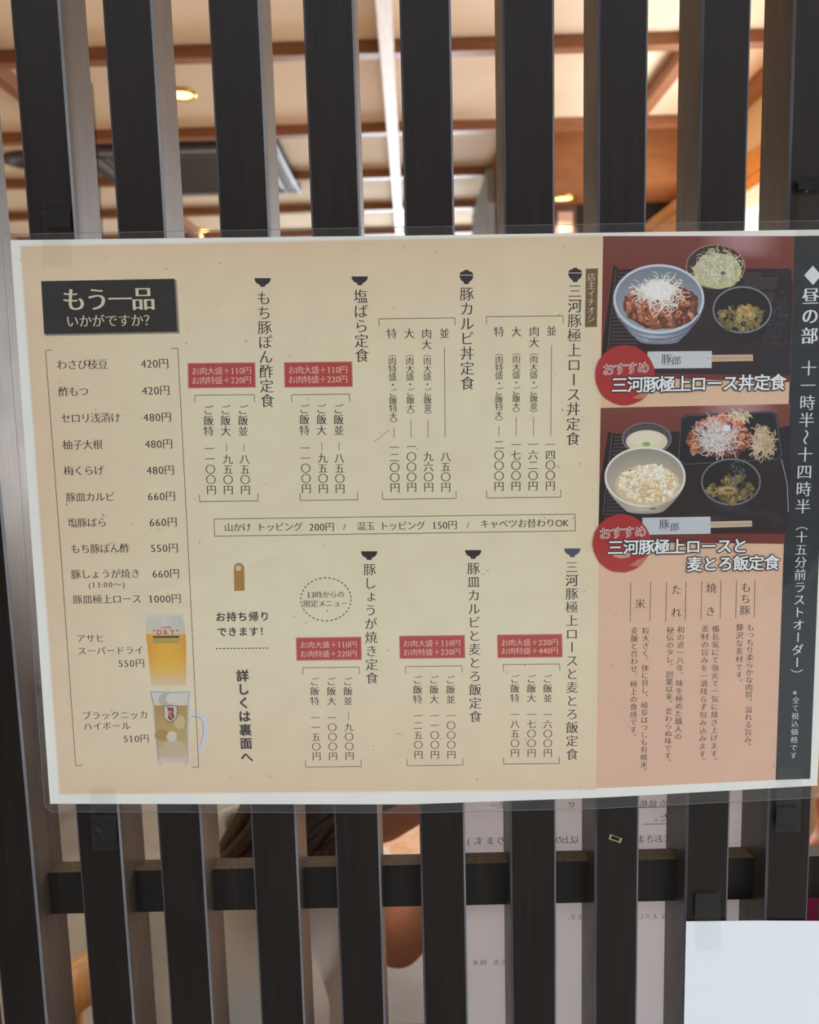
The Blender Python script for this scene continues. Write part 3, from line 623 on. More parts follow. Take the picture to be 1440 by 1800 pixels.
P.curve([(334, 1253), (352, 1254), (361, 1262), (362.5, 1285), (357, 1308), (347, 1324)], 7, (212, 212, 218), 4); P.curve([(336, 1259), (350, 1260.5), (356, 1268), (358, 1288), (352, 1310)], 1.2, (150, 152, 168), 5)
P.poly([(287, 1240), (312.5, 1240), (312, 1262), (300, 1271), (289, 1264)], (120, 90, 70), 6); P.poly([(288.5, 1241.5), (311, 1241.5), (310.5, 1261), (300, 1269), (290, 1263)], (206, 200, 190), 7)
P.poly([(293, 1243), (306, 1244), (305, 1254), (308, 1260), (300, 1267), (295, 1262), (297, 1252)], (142, 62, 52), 8); P.curve([(297, 1251), (301, 1250), (299, 1257), (303, 1262)], 1, (222, 200, 190), 9)
P.curve([(278, 1336), (283, 1346)], 4, (206, 192, 184), 4); P.curve([(329, 1336), (326, 1346)], 4, (206, 192, 186), 4); P.line((278, 1336), (331, 1335), 2.4, (204, 196, 196), 5)
P.build('highball_picture', menu)

# food photographs
def shred(P, cx, cy, rx, ry, n, cols, w, L, lay, curl=1.0):
    for _ in range(n):
        r = math.sqrt(random.random()); a = random.random()*2*PI; x, y = cx+rx*r*math.cos(a), cy+ry*r*math.sin(a); th = random.random()*2*PI; pts = [(x, y)]
        k = random.uniform(-curl, curl)
        for s_ in range(5): pts.append((pts[-1][0]+math.cos(th)*L/5, pts[-1][1]+math.sin(th)*L/5)); th += k*.5
        P.curve(pts, w*random.uniform(.7, 1.2), random.choice(cols), lay+random.randint(0, 3))
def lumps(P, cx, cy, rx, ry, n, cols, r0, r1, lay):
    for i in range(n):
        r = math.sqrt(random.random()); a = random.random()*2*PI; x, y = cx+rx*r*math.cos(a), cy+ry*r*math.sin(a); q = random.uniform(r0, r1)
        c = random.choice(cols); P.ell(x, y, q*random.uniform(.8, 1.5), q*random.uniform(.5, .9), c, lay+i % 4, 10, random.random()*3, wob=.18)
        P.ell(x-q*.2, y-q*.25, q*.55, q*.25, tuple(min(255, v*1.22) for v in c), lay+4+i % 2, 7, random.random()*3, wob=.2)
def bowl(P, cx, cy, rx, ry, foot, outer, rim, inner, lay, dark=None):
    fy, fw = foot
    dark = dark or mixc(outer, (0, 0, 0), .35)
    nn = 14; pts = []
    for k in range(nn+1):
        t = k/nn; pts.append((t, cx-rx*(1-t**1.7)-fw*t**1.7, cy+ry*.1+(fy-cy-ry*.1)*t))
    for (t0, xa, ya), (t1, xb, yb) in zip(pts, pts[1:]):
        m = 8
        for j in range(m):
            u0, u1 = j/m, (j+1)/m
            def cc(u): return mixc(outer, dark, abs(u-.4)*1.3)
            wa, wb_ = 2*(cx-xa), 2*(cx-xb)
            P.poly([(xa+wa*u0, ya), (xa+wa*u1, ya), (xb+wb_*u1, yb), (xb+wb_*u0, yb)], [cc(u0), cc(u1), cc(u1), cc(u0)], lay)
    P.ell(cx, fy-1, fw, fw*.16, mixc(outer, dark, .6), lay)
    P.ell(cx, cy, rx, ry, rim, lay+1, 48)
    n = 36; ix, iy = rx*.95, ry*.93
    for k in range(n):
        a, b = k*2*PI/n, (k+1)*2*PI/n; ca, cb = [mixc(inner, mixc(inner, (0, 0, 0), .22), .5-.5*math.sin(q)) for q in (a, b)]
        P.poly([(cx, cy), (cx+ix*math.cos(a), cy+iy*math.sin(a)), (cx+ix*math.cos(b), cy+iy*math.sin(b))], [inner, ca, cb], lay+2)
BASE = 4
def photo(quad, name):
    P = Print()
    def tc_(u, v):
        c = mixc((116, 50, 40), (132, 74, 66), max(0, 1-v*3)*.6); return mixc(c, (206, 168, 178), max(0, 1-((u-.72)**2*22+(v-.03)**2*60))*.75)
    tintgrid(P, quad, 16, 12, tc_, BASE); return P
P = photo([(1060.5, 415), (1397, 415), (1390, 672), (1056.5, 662)], 'p')
P.poly([(1086, 473), (1387, 472), (1394, 500), (1389, 660), (1057, 655), (1062, 600)], (44, 26, 28), BASE+1)
for k in range(26): P.line((1084-k*.9, 480+k*6.5), (1130-k*.5, 480+k*6.5), 1.6, (84, 70, 76), BASE+2)
for k in range(22): P.line((1308, 480+k*2.6), (1370-k*.6, 481+k*2.6), .8, (96, 80, 84), BASE+2)
P.poly([(1079, 466), (1086, 470), (1068, 645), (1057, 655), (1060, 600)], (30, 20, 22), BASE+3); P.line((1083, 472), (1066, 640), 1, (110, 92, 92), BASE+4)
P.poly([(1338, 478), (1392, 474), (1388, 658), (1335, 652)], (40, 30, 34), BASE+2)
shred(P, 1362, 560, 26, 60, 120, [(78, 72, 76), (62, 56, 62), (96, 92, 96)], .8, 5, BASE+3)
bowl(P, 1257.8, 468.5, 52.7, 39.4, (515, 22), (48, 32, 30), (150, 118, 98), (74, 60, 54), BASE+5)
P.ell(1261, 477, 44, 31, (196, 196, 146), BASE+8, wob=.05); shred(P, 1261, 470, 41, 30, 330, [(228, 226, 200), (210, 208, 164), (238, 236, 220), (188, 186, 132), (168, 160, 118), (204, 178, 170)], 1.1, 11, BASE+9)
P.ell(1271, 480, 4, 3, (110, 92, 96), BASE+13)
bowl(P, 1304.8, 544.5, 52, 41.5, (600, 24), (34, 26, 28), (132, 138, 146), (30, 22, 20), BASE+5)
lumps(P, 1303, 558, 39, 23, 60, [(116, 106, 62), (92, 88, 48), (150, 134, 82), (70, 68, 40), (128, 100, 60)], 3, 8, BASE+8); lumps(P, 1312, 548, 16, 12, 12, [(176, 152, 92), (158, 132, 72)], 5, 9, BASE+12)
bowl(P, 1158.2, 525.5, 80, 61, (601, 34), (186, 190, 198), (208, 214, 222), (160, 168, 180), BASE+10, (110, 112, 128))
for k in range(3): P.curve([(1158+(76-k*8)*math.cos(a), 543+k*10+(46-k*2)*math.sin(a)) for a in [PI*.04+j*PI*.92/20 for j in range(21)]], 1.6-.3*k, (88, 98, 124), BASE+12)
bowl(P, 1158.2, 525.5, 80, 61, (527, 79), (186, 190, 198), (208, 214, 222), (160, 168, 180), BASE+13, (110, 112, 128))
P.ell(1162, 538, 66, 41, (116, 60, 40), BASE+16, wob=.04)
lumps(P, 1163, 537, 60, 36, 190, [(166, 104, 78), (140, 82, 58), (186, 124, 92), (108, 62, 44), (198, 144, 112), (150, 86, 66), (92, 52, 38)], 4, 10, BASE+17)
P.ell(1158, 510, 26, 17, (232, 230, 220), BASE+23, wob=.1); shred(P, 1158, 516, 40, 27, 200, [(244, 240, 228), (228, 220, 200), (250, 248, 240)], 1.2, 18, BASE+24, 1.4); shred(P, 1158, 508, 24, 16, 220, [(252, 250, 244), (240, 238, 228)], 1.3, 12, BASE+26, 1.4)
P.poly([(1138, 618), (1251.5, 617), (1251, 647), (1140, 648)], (206, 210, 210), BASE+12); P.poly([(1239, 624), (1323.5, 623), (1324, 634.5), (1243, 636)], (204, 178, 146), BASE+11); P.line((1243, 630), (1323, 629), .8, (150, 122, 92), BASE+12)
vtext(P, '豚', 1172, 631, 1172, 631, 19, (56, 44, 44), BASE+14, 'mincho'); vtext(P, '郎', 1189, 634, 1189, 634, 17, (56, 44, 44), BASE+14, 'mincho'); P.line((1165, 642), (1182, 641.5), 1, (170, 160, 150), BASE+14)
P.build('rice_bowl_photo', menu)

P = photo([(1056, 717), (1389.5, 710), (1379.5, 956), (1052, 953)], 'p')
P.poly([(1072, 763), (1380, 752), (1387, 790), (1381, 938), (1052, 938), (1054, 880)], (42, 26, 28), BASE+1)
for k in range(26): P.line((1078-k*.7, 768+k*6.2), (1112-k*.7, 767+k*6.2), 1.5, (88, 78, 84), BASE+2)
P.poly([(1069, 758), (1080, 764), (1062, 915), (1053, 925), (1054, 860)], (28, 20, 22), BASE+3); P.line((1076, 765), (1060, 905), 1, (116, 104, 104), BASE+4); P.curve([(1372, 800), (1384, 850), (1386, 900)], 1.6, (150, 154, 162), BASE+4)
P.poly([(1370, 752), (1390, 748), (1386, 925), (1366, 935)], (32, 26, 30), BASE+2)
P.poly([(1197, 735), (1207, 729), (1356, 723), (1366, 728), (1377, 800), (1372, 811), (1202, 820), (1191, 812)], (26, 24, 28), BASE+5); P.curve([(1207, 731), (1356, 725), (1364, 731), (1374, 798), (1368, 807), (1204, 816), (1193, 808), (1198, 737), (1207, 731)], 1.2, (96, 98, 106), BASE+6)
shred(P, 1340, 778, 19, 26, 240, [(206, 178, 142), (186, 156, 116), (222, 200, 168)], 1.5, 13, BASE+7, .8)
P.ell(1265, 770, 56, 32, (120, 62, 42), BASE+8, wob=.08); lumps(P, 1264, 768, 54, 33, 150, [(160, 96, 70), (130, 72, 50), (180, 118, 86), (98, 52, 38), (190, 134, 102)], 4, 10, BASE+9)
lumps(P, 1276, 742, 24, 14, 20, [(196, 112, 80), (180, 96, 66)], 5, 9, BASE+15); shred(P, 1297, 732, 20, 9, 90, [(232, 216, 180), (214, 192, 150)], 1.4, 9, BASE+20)
shred(P, 1262, 768, 34, 28, 260, [(222, 214, 208), (200, 190, 186), (236, 232, 228)], .9, 20, BASE+21, 1.4); P.ell(1277, 752, 7, 6, (232, 236, 236), BASE+25, wob=.2)
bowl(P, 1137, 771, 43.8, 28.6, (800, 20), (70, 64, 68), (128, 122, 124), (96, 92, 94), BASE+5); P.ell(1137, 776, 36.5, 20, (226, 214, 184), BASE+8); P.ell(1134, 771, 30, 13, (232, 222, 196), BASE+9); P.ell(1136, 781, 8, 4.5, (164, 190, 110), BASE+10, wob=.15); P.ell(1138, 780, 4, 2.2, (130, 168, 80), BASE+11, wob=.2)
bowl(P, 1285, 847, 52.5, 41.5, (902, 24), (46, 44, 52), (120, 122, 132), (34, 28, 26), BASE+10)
lumps(P, 1285, 860, 40, 24, 50, [(120, 100, 62), (98, 88, 52), (140, 118, 76), (80, 70, 44)], 4, 9, BASE+13); P.ell(1278, 862, 20, 8, (150, 130, 84), BASE+19); P.ell(1278, 861, 14, 5, (186, 162, 112), BASE+20); P.ell(1281, 862, 9, 2.6, (120, 98, 58), BASE+21)
shred(P, 1298, 835, 14, 30, 60, [(120, 128, 132), (92, 98, 104)], .9, 7, BASE+20)
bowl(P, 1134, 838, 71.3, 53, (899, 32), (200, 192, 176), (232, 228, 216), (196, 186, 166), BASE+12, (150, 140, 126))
P.ell(1138, 853, 57, 36, (220, 196, 158), BASE+16, wob=.03)
lumps(P, 1138, 851, 52, 32, 300, [(232, 212, 178), (222, 190, 146), (242, 230, 206), (212, 176, 130), (236, 222, 192)], 2, 5, BASE+17); lumps(P, 1145, 832, 24, 16, 80, [(242, 230, 208), (234, 214, 182)], 2, 5, BASE+22)
P.poly([(1129, 910), (1249, 908), (1249, 938), (1131, 940)], (198, 204, 206), BASE+14); P.poly([(1238, 917), (1322, 915), (1322, 925.5), (1243, 928)], (206, 182, 152), BASE+13); P.line((1243, 922), (1321, 920.5), .8, (150, 122, 92), BASE+14)
vtext(P, '豚', 1168, 921, 1168, 921, 19, (56, 44, 44), BASE+17, 'mincho'); vtext(P, '郎', 1186, 926, 1186, 926, 17, (56, 44, 44), BASE+17, 'mincho'); P.line((1161, 933), (1178, 932.5), 1, (170, 160, 150), BASE+17)
P.build('set_meal_photo', menu)
P = Print()
for cx, cy, r in ((1098.5, 659.5, 52.5), (1092.8, 955, 51)):
    P.ell(cx, cy, r, r, (176, 44, 42), BASE+36, 48, wob=.008)
    for k in range(7): P.curve([(cx+(r-1-k*1.6)*math.cos(a), cy+(r-1-k*1.6)*math.sin(a)) for a in [.45+k*.05+j*.06 for j in range(9)]], .7, (212, 168, 140), BASE+37)
P.ell(1092, 975, 16, 6, (206, 160, 134), BASE+37, wob=.1)
def brush(t, x0, x1, y, s, c1, y1=None, mid=None):
    htext(P, t, x0, x1, y, s, (40, 32, 34), BASE+40, 'outline', y1)
    if mid: htext(P, t, x0, x1, y, s, mid, BASE+43, 'halo', y1)
    htext(P, t, x0, x1, y, s, c1, BASE+46, 'bold' if not mid else 'plain', y1)
brush('おすすめ', 1059, 1141, 650, 22, (186, 40, 40), 645, (238, 226, 220)); brush('おすすめ', 1053, 1136, 938, 22, (186, 40, 40), 933, (238, 226, 220))
brush('三河豚極上ロース丼定食', 1075, 1381, 676.5, 29, (236, 238, 236), 671.5); brush('三河豚極上ロースと', 1068, 1314, 962, 29, (236, 238, 236), 958.5); brush('麦とろ飯定食', 1207, 1370, 991.5, 29, (236, 238, 236), 988)
P.build('photo_caption', menu)
# laminating film, front and back
M_film = film('laminating_film', (1, 1, 1), .06, .35, 24, 1.0, haze=.008)
FILM = [(3, 420), (4, 412), (720, 399), (1492, 387), (1494, 400), (1446, 1395), (1440, 1402), (1060, 1421), (720, 1429), (90, 1427), (80, 1418), (78, 1408)]
def filmsheet(pts, y, name, parent, m, outset=0):
    b = bmesh.new(); b.faces.new([b.verts.new(at(px, py, y)) for px, py in pts]); bmesh.ops.recalc_face_normals(b, faces=b.faces)
    me = bpy.data.meshes.new(name); b.to_mesh(me); b.free(); return link(name, me, m, parent)
filmsheet(FILM, PAPER_Y-.0009, 'laminate_film', menu, M_film)
M_rim = mat('laminate_rim', (110, 116, 118), .25, .6)
rim = MB(); q = [at(px, py, PAPER_Y-.0005) for px, py in FILM]
for a, b in zip(q, q[1:]+q[:1]): rim.tube([a, b], .00012, 5)
rim.build('laminate_rim', M_rim, menu)

# ------------------------------------------------------------------ blank sheet, notice behind, tapes
M_blank = mat('blank_paper', (232, 234, 236), .6, .2, trans=.10)
pb = empty('blank_sheet', (0, 0, 0)); tag(pb, 'blank white sheet of paper taped to the slats, lower right', 'paper')
sheet([(1206.5, 1620), (1330, 1618.5), (1560, 1620), (1540, 2100), (1196, 2110)], -.0012, .0003, 'paper', M_blank, pb)
M_back = mat('notice_paper', (244, 240, 240), .7, .2, trans=.45)
nt = empty('reversed_notice', (0, 0, 0)); tag(nt, 'white notice behind the slats, its handwriting-like lines seen reversed', 'notice')
YB = DEP+.0012
sheet([(812, 1290), (1310, 1282), (1302, 2040), (822, 2050)], YB, .0003, 'paper', M_back, nt)
GI = (112, 110, 116)
def mir(chs, y, s=13, col=GI):
    P = Print(YB)
    for ch, x in chs:
        put(P, ch, x, y-.012*(x-1000), s, col, 3, (1, 0), (0, 1), 'mincho', mirror=True)
    P.build('reversed_writing', nt)['kind'] = 'stuff'
mir([(')', 824), ('。', 831), ('す', 843), ('ま', 862), ('り', 880), ('の', 984), ('上', 996), ('以', 1010), ('ま', 1127), ('き', 1143), ('お', 1158), ('に', 1173)], 1476, 19)
mir([('た', 1168), ('。', 1148)], 1439, 20); mir([('ー', 868), ('た', 880), ('せ', 1005), ('格', 1132), ('価', 1148), ('の', 1167)], 1414, 17)
mir([('。', 998), ('す', 1008), ('ま', 1021), ('し', 1127), ('ろ', 1139), ('よ', 1152), ('宜', 1168)], 1612, 13, (140, 138, 144))
mir([('本', 836), ('岡', 850), ('表', 873), ('代', 887)], 1690, 13, (130, 128, 134))
for a_, b_ in (((1122, 1419.5), (1180, 1418.5)), ((1131, 1449), (1180, 1448))): P = Print(YB); P.line(a_, b_, 1.1, GI, 2); P.build('underline', nt)

M_tape = film('clear_tape', (.96, .965, .955), .12, .2, 160, .55, haze=.0)
M_resid = mat('dark_tape_residue', (9, 7, 6), .5, .2, noise=(18, 13, 10), scale=90, bump=.4)
def tape(pts, y, label, residue=None, gname=None):
    cx, _, cz = at(sum(p[0] for p in pts)/len(pts), sum(p[1] for p in pts)/len(pts), y)
    t = empty('clear_tape', (0, 0, 0)); tag(t, label, 'tape', gname)
    filmsheet(pts, y, 'tape_strip', t, M_tape)
    if residue: filmsheet(residue, y+.00005, 'dark_residue', t, M_resid)
    return t
def ragged(x0, x1, y0, y1, n=10, j=1.5):
    pts = [(x0+(x1-x0)*k/n, y0+random.uniform(-j, j)) for k in range(n+1)]+[(x1+random.uniform(-j, j), y0+(y1-y0)*k/5) for k in range(1, 5)]
    return pts+[(x1-(x1-x0)*k/n, y1+random.uniform(-j, j)) for k in range(n+1)]+[(x0+random.uniform(-j, j), y1-(y1-y0)*k/5) for k in range(1, 5)]
tape(ragged(73, 126, 351, 470), -.0028, 'clear tape over a dark patch above the menu, second slat from left', ragged(76, 123, 354, 399))
tape([(158, 1385), (204, 1384), (206, 1494), (162, 1496)], -.0028, 'clear tape with dark patch holding the menu, lower left corner', ragged(160, 203, 1433, 1490, 8, 2.5))
tape([(1404, 340), (1412, 333), (1452, 333), (1452, 450), (1400, 452)], -.0028, 'crinkled clear tape at the top right corner of the menu', ragged(1402, 1450, 311, 334, 12, 1.5))
tape([(1367, 1350), (1410, 1348), (1407, 1462), (1363, 1464)], -.0028, 'crinkled clear tape at the bottom right corner of the menu', ragged(1367, 1405, 1420, 1462, 10, 2.5))
tape(ragged(1222, 1267, 1569, 1672, 10, .6), -.0016, 'clear tape holding the blank sheet to its slat', ragged(1223, 1266, 1573, 1614, 8, 2))
sc = empty('paper_scrap', (0, 0, 0)); tag(sc, 'tiny yellowed paper scrap stuck on a slat below the menu', 'scrap')
filmsheet([(1073, 1466), (1094, 1474), (1091, 1482), (1070, 1475)], -.0004, 'scrap_rim', sc, mat('scrap_yellow', (150, 142, 104), .7))
filmsheet([(1076, 1468.5), (1090, 1474), (1088, 1479), (1074, 1474)], -.0006, 'scrap_core', sc, M_resid)

# ------------------------------------------------------------------ furniture
def chair(name, label, loc, rz):
    t = empty(name, loc, rz); tag(t, label, 'chair', 'oak dining chairs')
    for sx in (-1, 1):
        MB().tube([(sx*.19, -.18, 0), (sx*.18, -.17, .43)], [.013, .018], 10).build('leg', M_oak, t, True)
        MB().tube([(sx*.19, .22, 0), (sx*.175, .18, .43), (sx*.19, .215, .72)], [.013, .018, .014], 10).build('leg', M_oak, t, True)
    MB().box(-.21, .21, -.21, .21, .42, .455, .012).build('seat', M_oak, t)
    pts = [(.205*math.sin(a), .06+.17*math.cos(a), .735-.02*abs(math.sin(a))) for a in [-1.5+k*.25 for k in range(13)]]
    b = MB(); rg_ = []
    for p in pts:
        n_ = Vector((p[0], p[1]-.06, 0)).normalized(); rg_.append([b.b.verts.new((Vector(p)+n_*dx+Vector((0, 0, dz)))) for dx, dz in ((-.011, -.03), (.011, -.03), (.014, 0), (.011, .03), (-.011, .03), (-.008, 0))])
    for r0, r1 in zip(rg_, rg_[1:]):
        for k in range(6): b.b.faces.new((r0[k], r0[(k+1) % 6], r1[(k+1) % 6], r1[k]))
    b.b.faces.new(rg_[0]); b.b.faces.new(rg_[-1][::-1]); b.build('back_rail', M_oak, t, True)
    for x in (-.1, -.035, .035, .1): MB().tube([(x*.85, .185, .45), (x, .06+.17*math.cos(x/.205), .71)], .008, 8).build('spindle', M_oak, t, True)
    return t
chair('dining_chair', 'light oak chair at lower left beyond the lattice', (-1.30, 2.25, 0), 2.2)
chair('dining_chair', 'oak chair under the seated person in the white shirt', (-.24, .43, 0), PI/2)
chair('dining_chair', 'light oak chair beyond the seated person in white', (.02, 1.46, 0), .3)
chair('dining_chair', 'light oak chair standing farthest back, left of centre', (-.50, 3.30, 0), 2.9)
chair('dining_chair', 'oak chair under the person in the magenta shirt', (.56, .33, 0), PI)
tb = empty('dining_table', (.34, .83, 0)); tag(tb, 'light oak dining table between the two seated people', 'table')
MB().box(-.26, .26, -.33, .35, .69, .72, .006).build('tabletop', M_oak, tb)
for sx in (-1, 1):
    for sy in (-1, 1): MB().tube([(sx*.22, sy*.28, 0), (sx*.22, sy*.28, .69)], [.018, .024], 10).build('leg', M_oak, tb, True)

# ------------------------------------------------------------------ people
class Sk:                                       # joints with radii; every bone becomes a closed tapered capsule, fused afterwards into one surface
    def __init__(s): s.v = []; s.e = []; s.r = []
    def add(s, p, r, par=None):
        s.v.append(Vector(p)); s.r.append(r if isinstance(r, tuple) else (r, r)); i = len(s.v)-1
        if par is not None: s.e.append((par, i))
        return i
    def chain(s, pts, par=None):
        for p, r in pts: par = s.add(p, r, par)
        return par
    def mesh(s, sub=2):
        b = bmesh.new(); N = 20
        for i, j in s.e:
            A, B, ra, rb = s.v[i], s.v[j], s.r[i], s.r[j]; ax = B-A; L = ax.length
            if L < 1e-5: continue
            t = ax/L; flat = ra[0] != ra[1] or rb[0] != rb[1]
            if flat and abs(t.z) > .5: u, w = Vector((1, 0, 0)), Vector((0, 1, 0))
            elif flat: w = t.cross(Vector((0, 0, 1))).normalized(); u = t.cross(w); u, w = w, u
            else: u = t.cross(Vector((0, 0, 1)) if abs(t.z) < .9 else Vector((1, 0, 0))).normalized(); w = t.cross(u)
            rings = []
            prof = [(-math.cos(q), math.sin(q), 0) for q in (.15, .5, .9, 1.3)]+[(0, 1, k/4) for k in range(5)]+[(math.cos(q), math.sin(q), 1) for q in (1.3, .9, .5, .15)]
            for e_, f_, k in prof:
                r0, r1 = ra[0]*(1-k)+rb[0]*k, ra[1]*(1-k)+rb[1]*k; c = A+ax*k+t*e_*min(r0, r1)*.9
                rings.append([b.verts.new(c+u*r0*f_*math.cos(m*2*PI/N)+w*r1*f_*math.sin(m*2*PI/N)) for m in range(N)])
            fs = []
            for p, q in zip(rings, rings[1:]):
                for m in range(N): fs.append(b.faces.new((p[m], p[(m+1) % N], q[(m+1) % N], q[m])))
            fs.append(b.faces.new(rings[0])); fs.append(b.faces.new(rings[-1]))
            bmesh.ops.recalc_face_normals(b, faces=fs)
        me = bpy.data.meshes.new('sk'); b.to_mesh(me); b.free(); return me
def merged(meshes, voxel, name, smooth=6):
    b = bmesh.new()
    for m in meshes: b.from_mesh(m)
    me = bpy.data.meshes.new(name); b.to_mesh(me); b.free(); o = bpy.data.objects.new(name, me); C.objects.link(o)
    r = o.modifiers.new('r', 'REMESH'); r.mode = 'VOXEL'; r.voxel_size = voxel; r.use_smooth_shade = True
    sm_ = o.modifiers.new('m', 'SMOOTH'); sm_.iterations = smooth; sm_.factor = .5
    bpy.context.view_layer.update(); out = bpy.data.meshes.new_from_object(o.evaluated_get(bpy.context.evaluated_depsgraph_get())); bpy.data.objects.remove(o); return out
def head_mesh(c, pitch):
    b = bmesh.new(); bmesh.ops.create_uvsphere(b, u_segments=64, v_segments=48, radius=1)
    g = lambda x, m, s: math.exp(-((x-m)/s)**2)
    for v in b.verts:
        x, y, z = v.co; f = max(0, x)
        X_ = x*.095; Y_ = y*.074; Z_ = z*.115
        if z < -.1: t = min(1, (-z-.1)/.9); Y_ *= 1-.38*t; X_ = X_*(1-.22*t)+.018*t
        X_ += f*(.024*g(y, 0, .16)*g(z, -.2, .16)+.008*g(y, 0, .22)*g(z, -.5, .07)+.006*g(y, 0, .2)*g(z, -.62, .06)+.012*g(y, 0, .3)*g(z, -.86, .16))
        X_ -= f*.011*(g(y, .36, .16)+g(y, -.36, .16))*g(z, -.02, .12)
        X_ += f*.004*g(z, .16, .1)
        v.co = (X_, Y_, Z_)
    for s_ in (-1, 1):
        r = bmesh.ops.create_uvsphere(b, u_segments=12, v_segments=10, radius=1, matrix=Matrix.Translation((-.005, s_*.074, -.005)) @ Matrix.Diagonal((.019, .008, .031, 1)))
    bmesh.ops.transform(b, matrix=Matrix.Translation(c) @ Matrix.Rotation(pitch, 4, 'Y'), verts=b.verts)
    me = bpy.data.meshes.new('h'); b.to_mesh(me); b.free(); return me
M_skin = mat('skin', (214, 152, 118), .5, .4, noise=(204, 138, 106), scale=14)
M_skin.node_tree.nodes['Principled BSDF'].inputs['Subsurface Weight'].default_value = .15; M_skin.node_tree.nodes['Principled BSDF'].inputs['Subsurface Radius'].default_value = (.012, .005, .003)
M_hair = mat('dark_brown_hair', (52, 34, 24), .38, .6, noise=(84, 54, 34), scale=60, stretch=(6, 6, .5), bump=.5)
M_eye = mat('eye_white', (230, 226, 220), .2); M_iris = mat('eye_dark', (40, 26, 20), .15); M_lip = mat('lip', (186, 96, 88), .4)
M_white = mat('white_cotton', (232, 228, 220), .8, .2, noise=(222, 218, 208), scale=9, bump=.3)
M_mag = mat('magenta_cloth', (150, 44, 96), .8, .2, noise=(134, 36, 84), scale=7.5)
M_trou = mat('dark_trousers', (52, 54, 66), .8, .2, noise=(44, 46, 56), scale=20)
def person(name, label, loc, rz, cloth):
    """seated, facing +x; right side towards -y; elbow of the right arm on the table, hand raised to the chin"""
    t = empty(name, loc, rz); tag(t, label, 'person')
    hc = (.135, .0, 1.085); pit = .45
    k = Sk(); pel = k.add((-.06, 0, .53), (.13, .10)); ch = k.chain([((-.055, 0, .66), (.12, .09)), ((-.03, 0, .80), (.14, .095)), ((.0, 0, .90), (.13, .085))], pel)
    nk = k.chain([((.04, 0, .955), .052), ((.085, 0, 1.02), .048), ((.12, 0, 1.07), .05)], ch)
    for s_, el, wr in ((1, (.150, .10, .785), (.190, .045, .865)), (-1, (.09, -.20, .70), (.27, -.12, .655))):
        sh = k.chain([((-.0, s_*.12, .905), .058), ((.02, s_*.165, .885), .052)], ch)
        mid = tuple((a+b)/2 for a, b in zip((.02, s_*.165, .885), el))
        w = k.chain([(mid, .044), (el, .037), (tuple(a*.5+b*.5 for a, b in zip(el, wr)), .035), (wr, .024)], sh)
        d = (Vector(wr)-Vector(el)).normalized(); side = Vector((0, 1, 0)); up = d.cross(side)
        if s_ < 0: side = Vector((d.y, -d.x, 0)).normalized(); up = Vector((0, 0, 1))
        W_ = Vector(wr); pm = k.add(tuple(W_+d*.035), (.026, .015), w)
        for q, (o_, L_) in enumerate(((-.027, .062), (-.009, .072), (.009, .068), (.027, .054))):
            b0 = W_+d*.075+side*o_; n_ = -up if s_ < 0 else Vector((-1, 0, 0))*.6+Vector((0, 0, .2))
            k.chain([(tuple(b0), .010), (tuple(b0+d*L_*.42+n_*L_*.12), .0085), (tuple(b0+d*L_*.70+n_*L_*.38), .0078), (tuple(b0+d*L_*.84+n_*L_*.66), .007)], pm)
        b0 = W_+d*.03-side*.03
        k.chain([(tuple(b0), .012), (tuple(b0+d*.03-side*.014+up*.0), .010), (tuple(b0+d*.052-side*.012), .0085)], pm)
    for s_ in (-1, 1):
        k.chain([((.0, s_*.09, .53), .085), ((.20, s_*.10, .54), .075), ((.37, s_*.10, .52), .058), ((.38, s_*.10, .30), .050), ((.36, s_*.10, .09), .036), ((.40, s_*.10, .045), .036), ((.49, s_*.10, .035), .026)], pel)
    body = merged([k.mesh(2), head_mesh(hc, pit)], .0042, 'body', 5)
    link('body', body, M_skin, t, smooth=True)
    R = Matrix.Translation(hc) @ Matrix.Rotation(pit, 4, 'Y')
    for s_ in (-1, 1):
        e = MB(); bmesh.ops.create_uvsphere(e.b, u_segments=16, v_segments=12, radius=.0115, matrix=R @ Matrix.Translation((.0735, s_*.027, -.003))); eo = e.build('eye', M_eye, t, True)
        e = MB(); bmesh.ops.create_uvsphere(e.b, u_segments=12, v_segments=8, radius=.0058, matrix=R @ Matrix.Translation((.0805, s_*.027, -.004))); e.build('iris', M_iris, eo, True)
        e = MB(); e.tube([R @ Vector((.086, s_*.012, .019)), R @ Vector((.088, s_*.028, .024)), R @ Vector((.080, s_*.043, .019))], [.0028, .003, .0018], 8).build('eyebrow', M_hair, t, True)
    e = MB(); bmesh.ops.create_uvsphere(e.b, u_segments=20, v_segments=10, radius=1, matrix=R @ Matrix.Translation((.0925, 0, -.062)) @ Matrix.Diagonal((.008, .021, .0065, 1))); e.build('lips', M_lip, t, True)
    # hair: cap over the skull and a fall of strands down the back of the neck
    b = bmesh.new(); bmesh.ops.create_uvsphere(b, u_segments=48, v_segments=36, radius=1)
    bmesh.ops.delete(b, geom=[v for v in b.verts if (v.co.x > .30 and v.co.z < .42+.25*abs(v.co.y)) or v.co.z < -.75], context='VERTS')
    for v in b.verts:
        w = 1+.02*math.sin(v.co.y*40)+.015*math.sin(v.co.x*31); v.co = R @ Vector((v.co.x*.108*w-.004, v.co.y*.088*w, v.co.z*.128*w+.004))
    bmesh.ops.solidify(b, geom=b.faces[:], thickness=.006); me = bpy.data.meshes.new('hair'); b.to_mesh(me); b.free(); ho = link('hair', me, M_hair, t, smooth=True)
    st = MB()
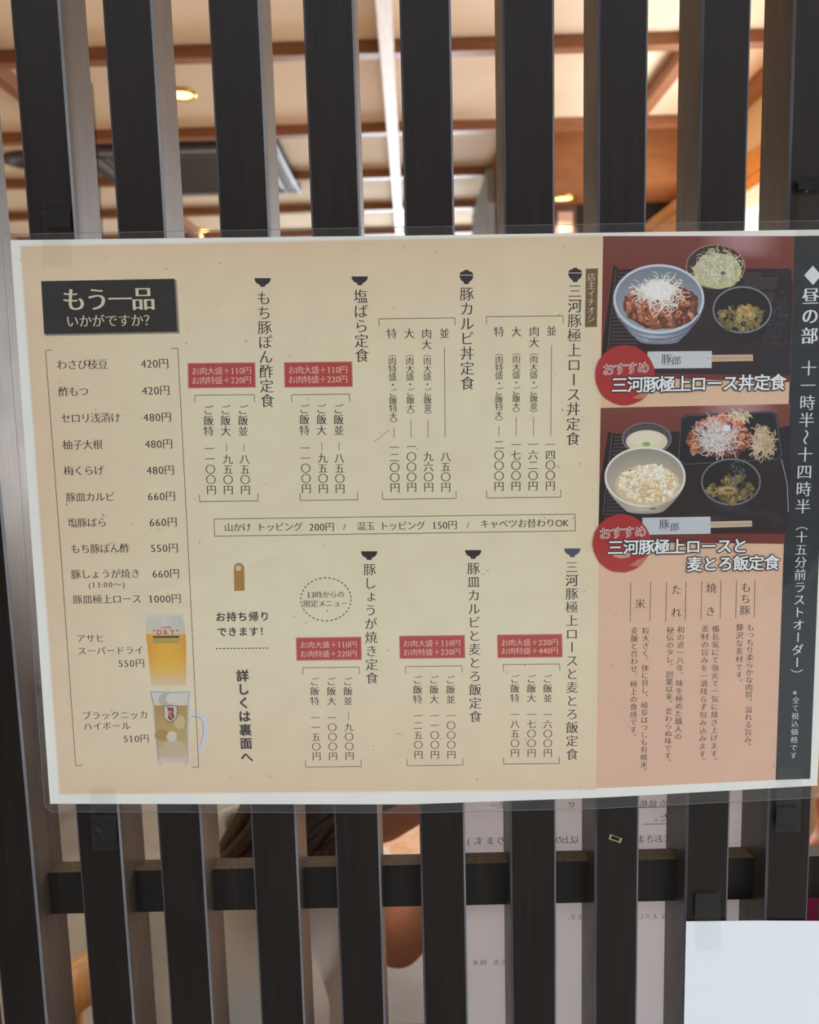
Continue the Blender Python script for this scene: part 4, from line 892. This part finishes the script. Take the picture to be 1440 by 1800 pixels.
    for i in range(90):
        a = random.uniform(1.0, 2*PI-1.0); dx, dy = math.cos(a), math.sin(a)
        top = R @ Vector((-.0+dx*.096, dy*.086, random.uniform(-.02, .03))); end = Vector((min(top.x-.03, -.005)+random.uniform(-.05, .02), top.y*1.0+random.uniform(-.01, .01), .91+random.uniform(-.05, .05)))
        m1 = top.lerp(end, .4)+Vector((-.012, 0, .01)); m2 = top.lerp(end, .75)+Vector((-.014, 0, 0))
        st.tube([top, m1, m2, end], [.007, .010, .009, .002], 6)
    st.build('hair_strands', M_hair, ho, True)
    # clothes
    k = Sk(); p0 = k.add((-.065, 0, .50), (.155, .125)); c0 = k.chain([((-.06, 0, .64), (.145, .118)), ((-.035, 0, .79), (.158, .118)), ((-.005, 0, .895), (.145, .10))], p0)
    k.chain([((.028, 0, .945), (.068, .064))], c0)
    for s_, el in ((1, (.150, .10, .785)), (-1, (.09, -.20, .70))):
        a_ = Vector((.02, s_*.165, .885)); e_ = Vector(el)
        k.chain([((-.0, s_*.125, .90), .072), (tuple(a_), .070), (tuple(a_.lerp(e_, .35)), .066), (tuple(a_.lerp(e_, .62)), .064)], c0)
    sh_ = merged([k.mesh(2)], .008, 'shirt', 2)
    for v in sh_.vertices:
        n_ = v.normal; w = .0035*math.sin(v.co.z*46+v.co.y*30+3*math.sin(v.co.x*22))+.003*math.sin(v.co.x*60-v.co.z*38); v.co += n_*w
    link('shirt', sh_, cloth, t, smooth=True)
    MB().tube([(.028+.058*math.cos(a)+.012*math.cos(a), .062*math.sin(a), .958-.035*math.cos(a)) for a in [j*2*PI/24 for j in range(25)]], .010, 8, False).build('collar', cloth, t, True)
    k = Sk(); p0 = k.add((-.06, 0, .535), (.150, .105))
    for s_ in (-1, 1): k.chain([((.02, s_*.09, .545), .098), ((.20, s_*.10, .55), .088), ((.385, s_*.10, .53), .072), ((.39, s_*.10, .32), .066), ((.37, s_*.10, .11), .058)], p0)
    link('trousers', merged([k.mesh(2)], .009, 'trousers', 3), M_trou, t, smooth=True)
    for s_ in (-1, 1): MB().box(.31, .52, s_*.10-.042, s_*.10+.042, 0, .075, .02).build('shoe', M_black, t, True)
    return t
person('person', 'person in a white shirt with dark hair sitting at the table, chin on hand', (-.185, .43, 0), 0, M_white)
person('person', 'person in a magenta shirt seated at far right with back to the lattice', (.56, .37, 0), PI/2, M_mag)
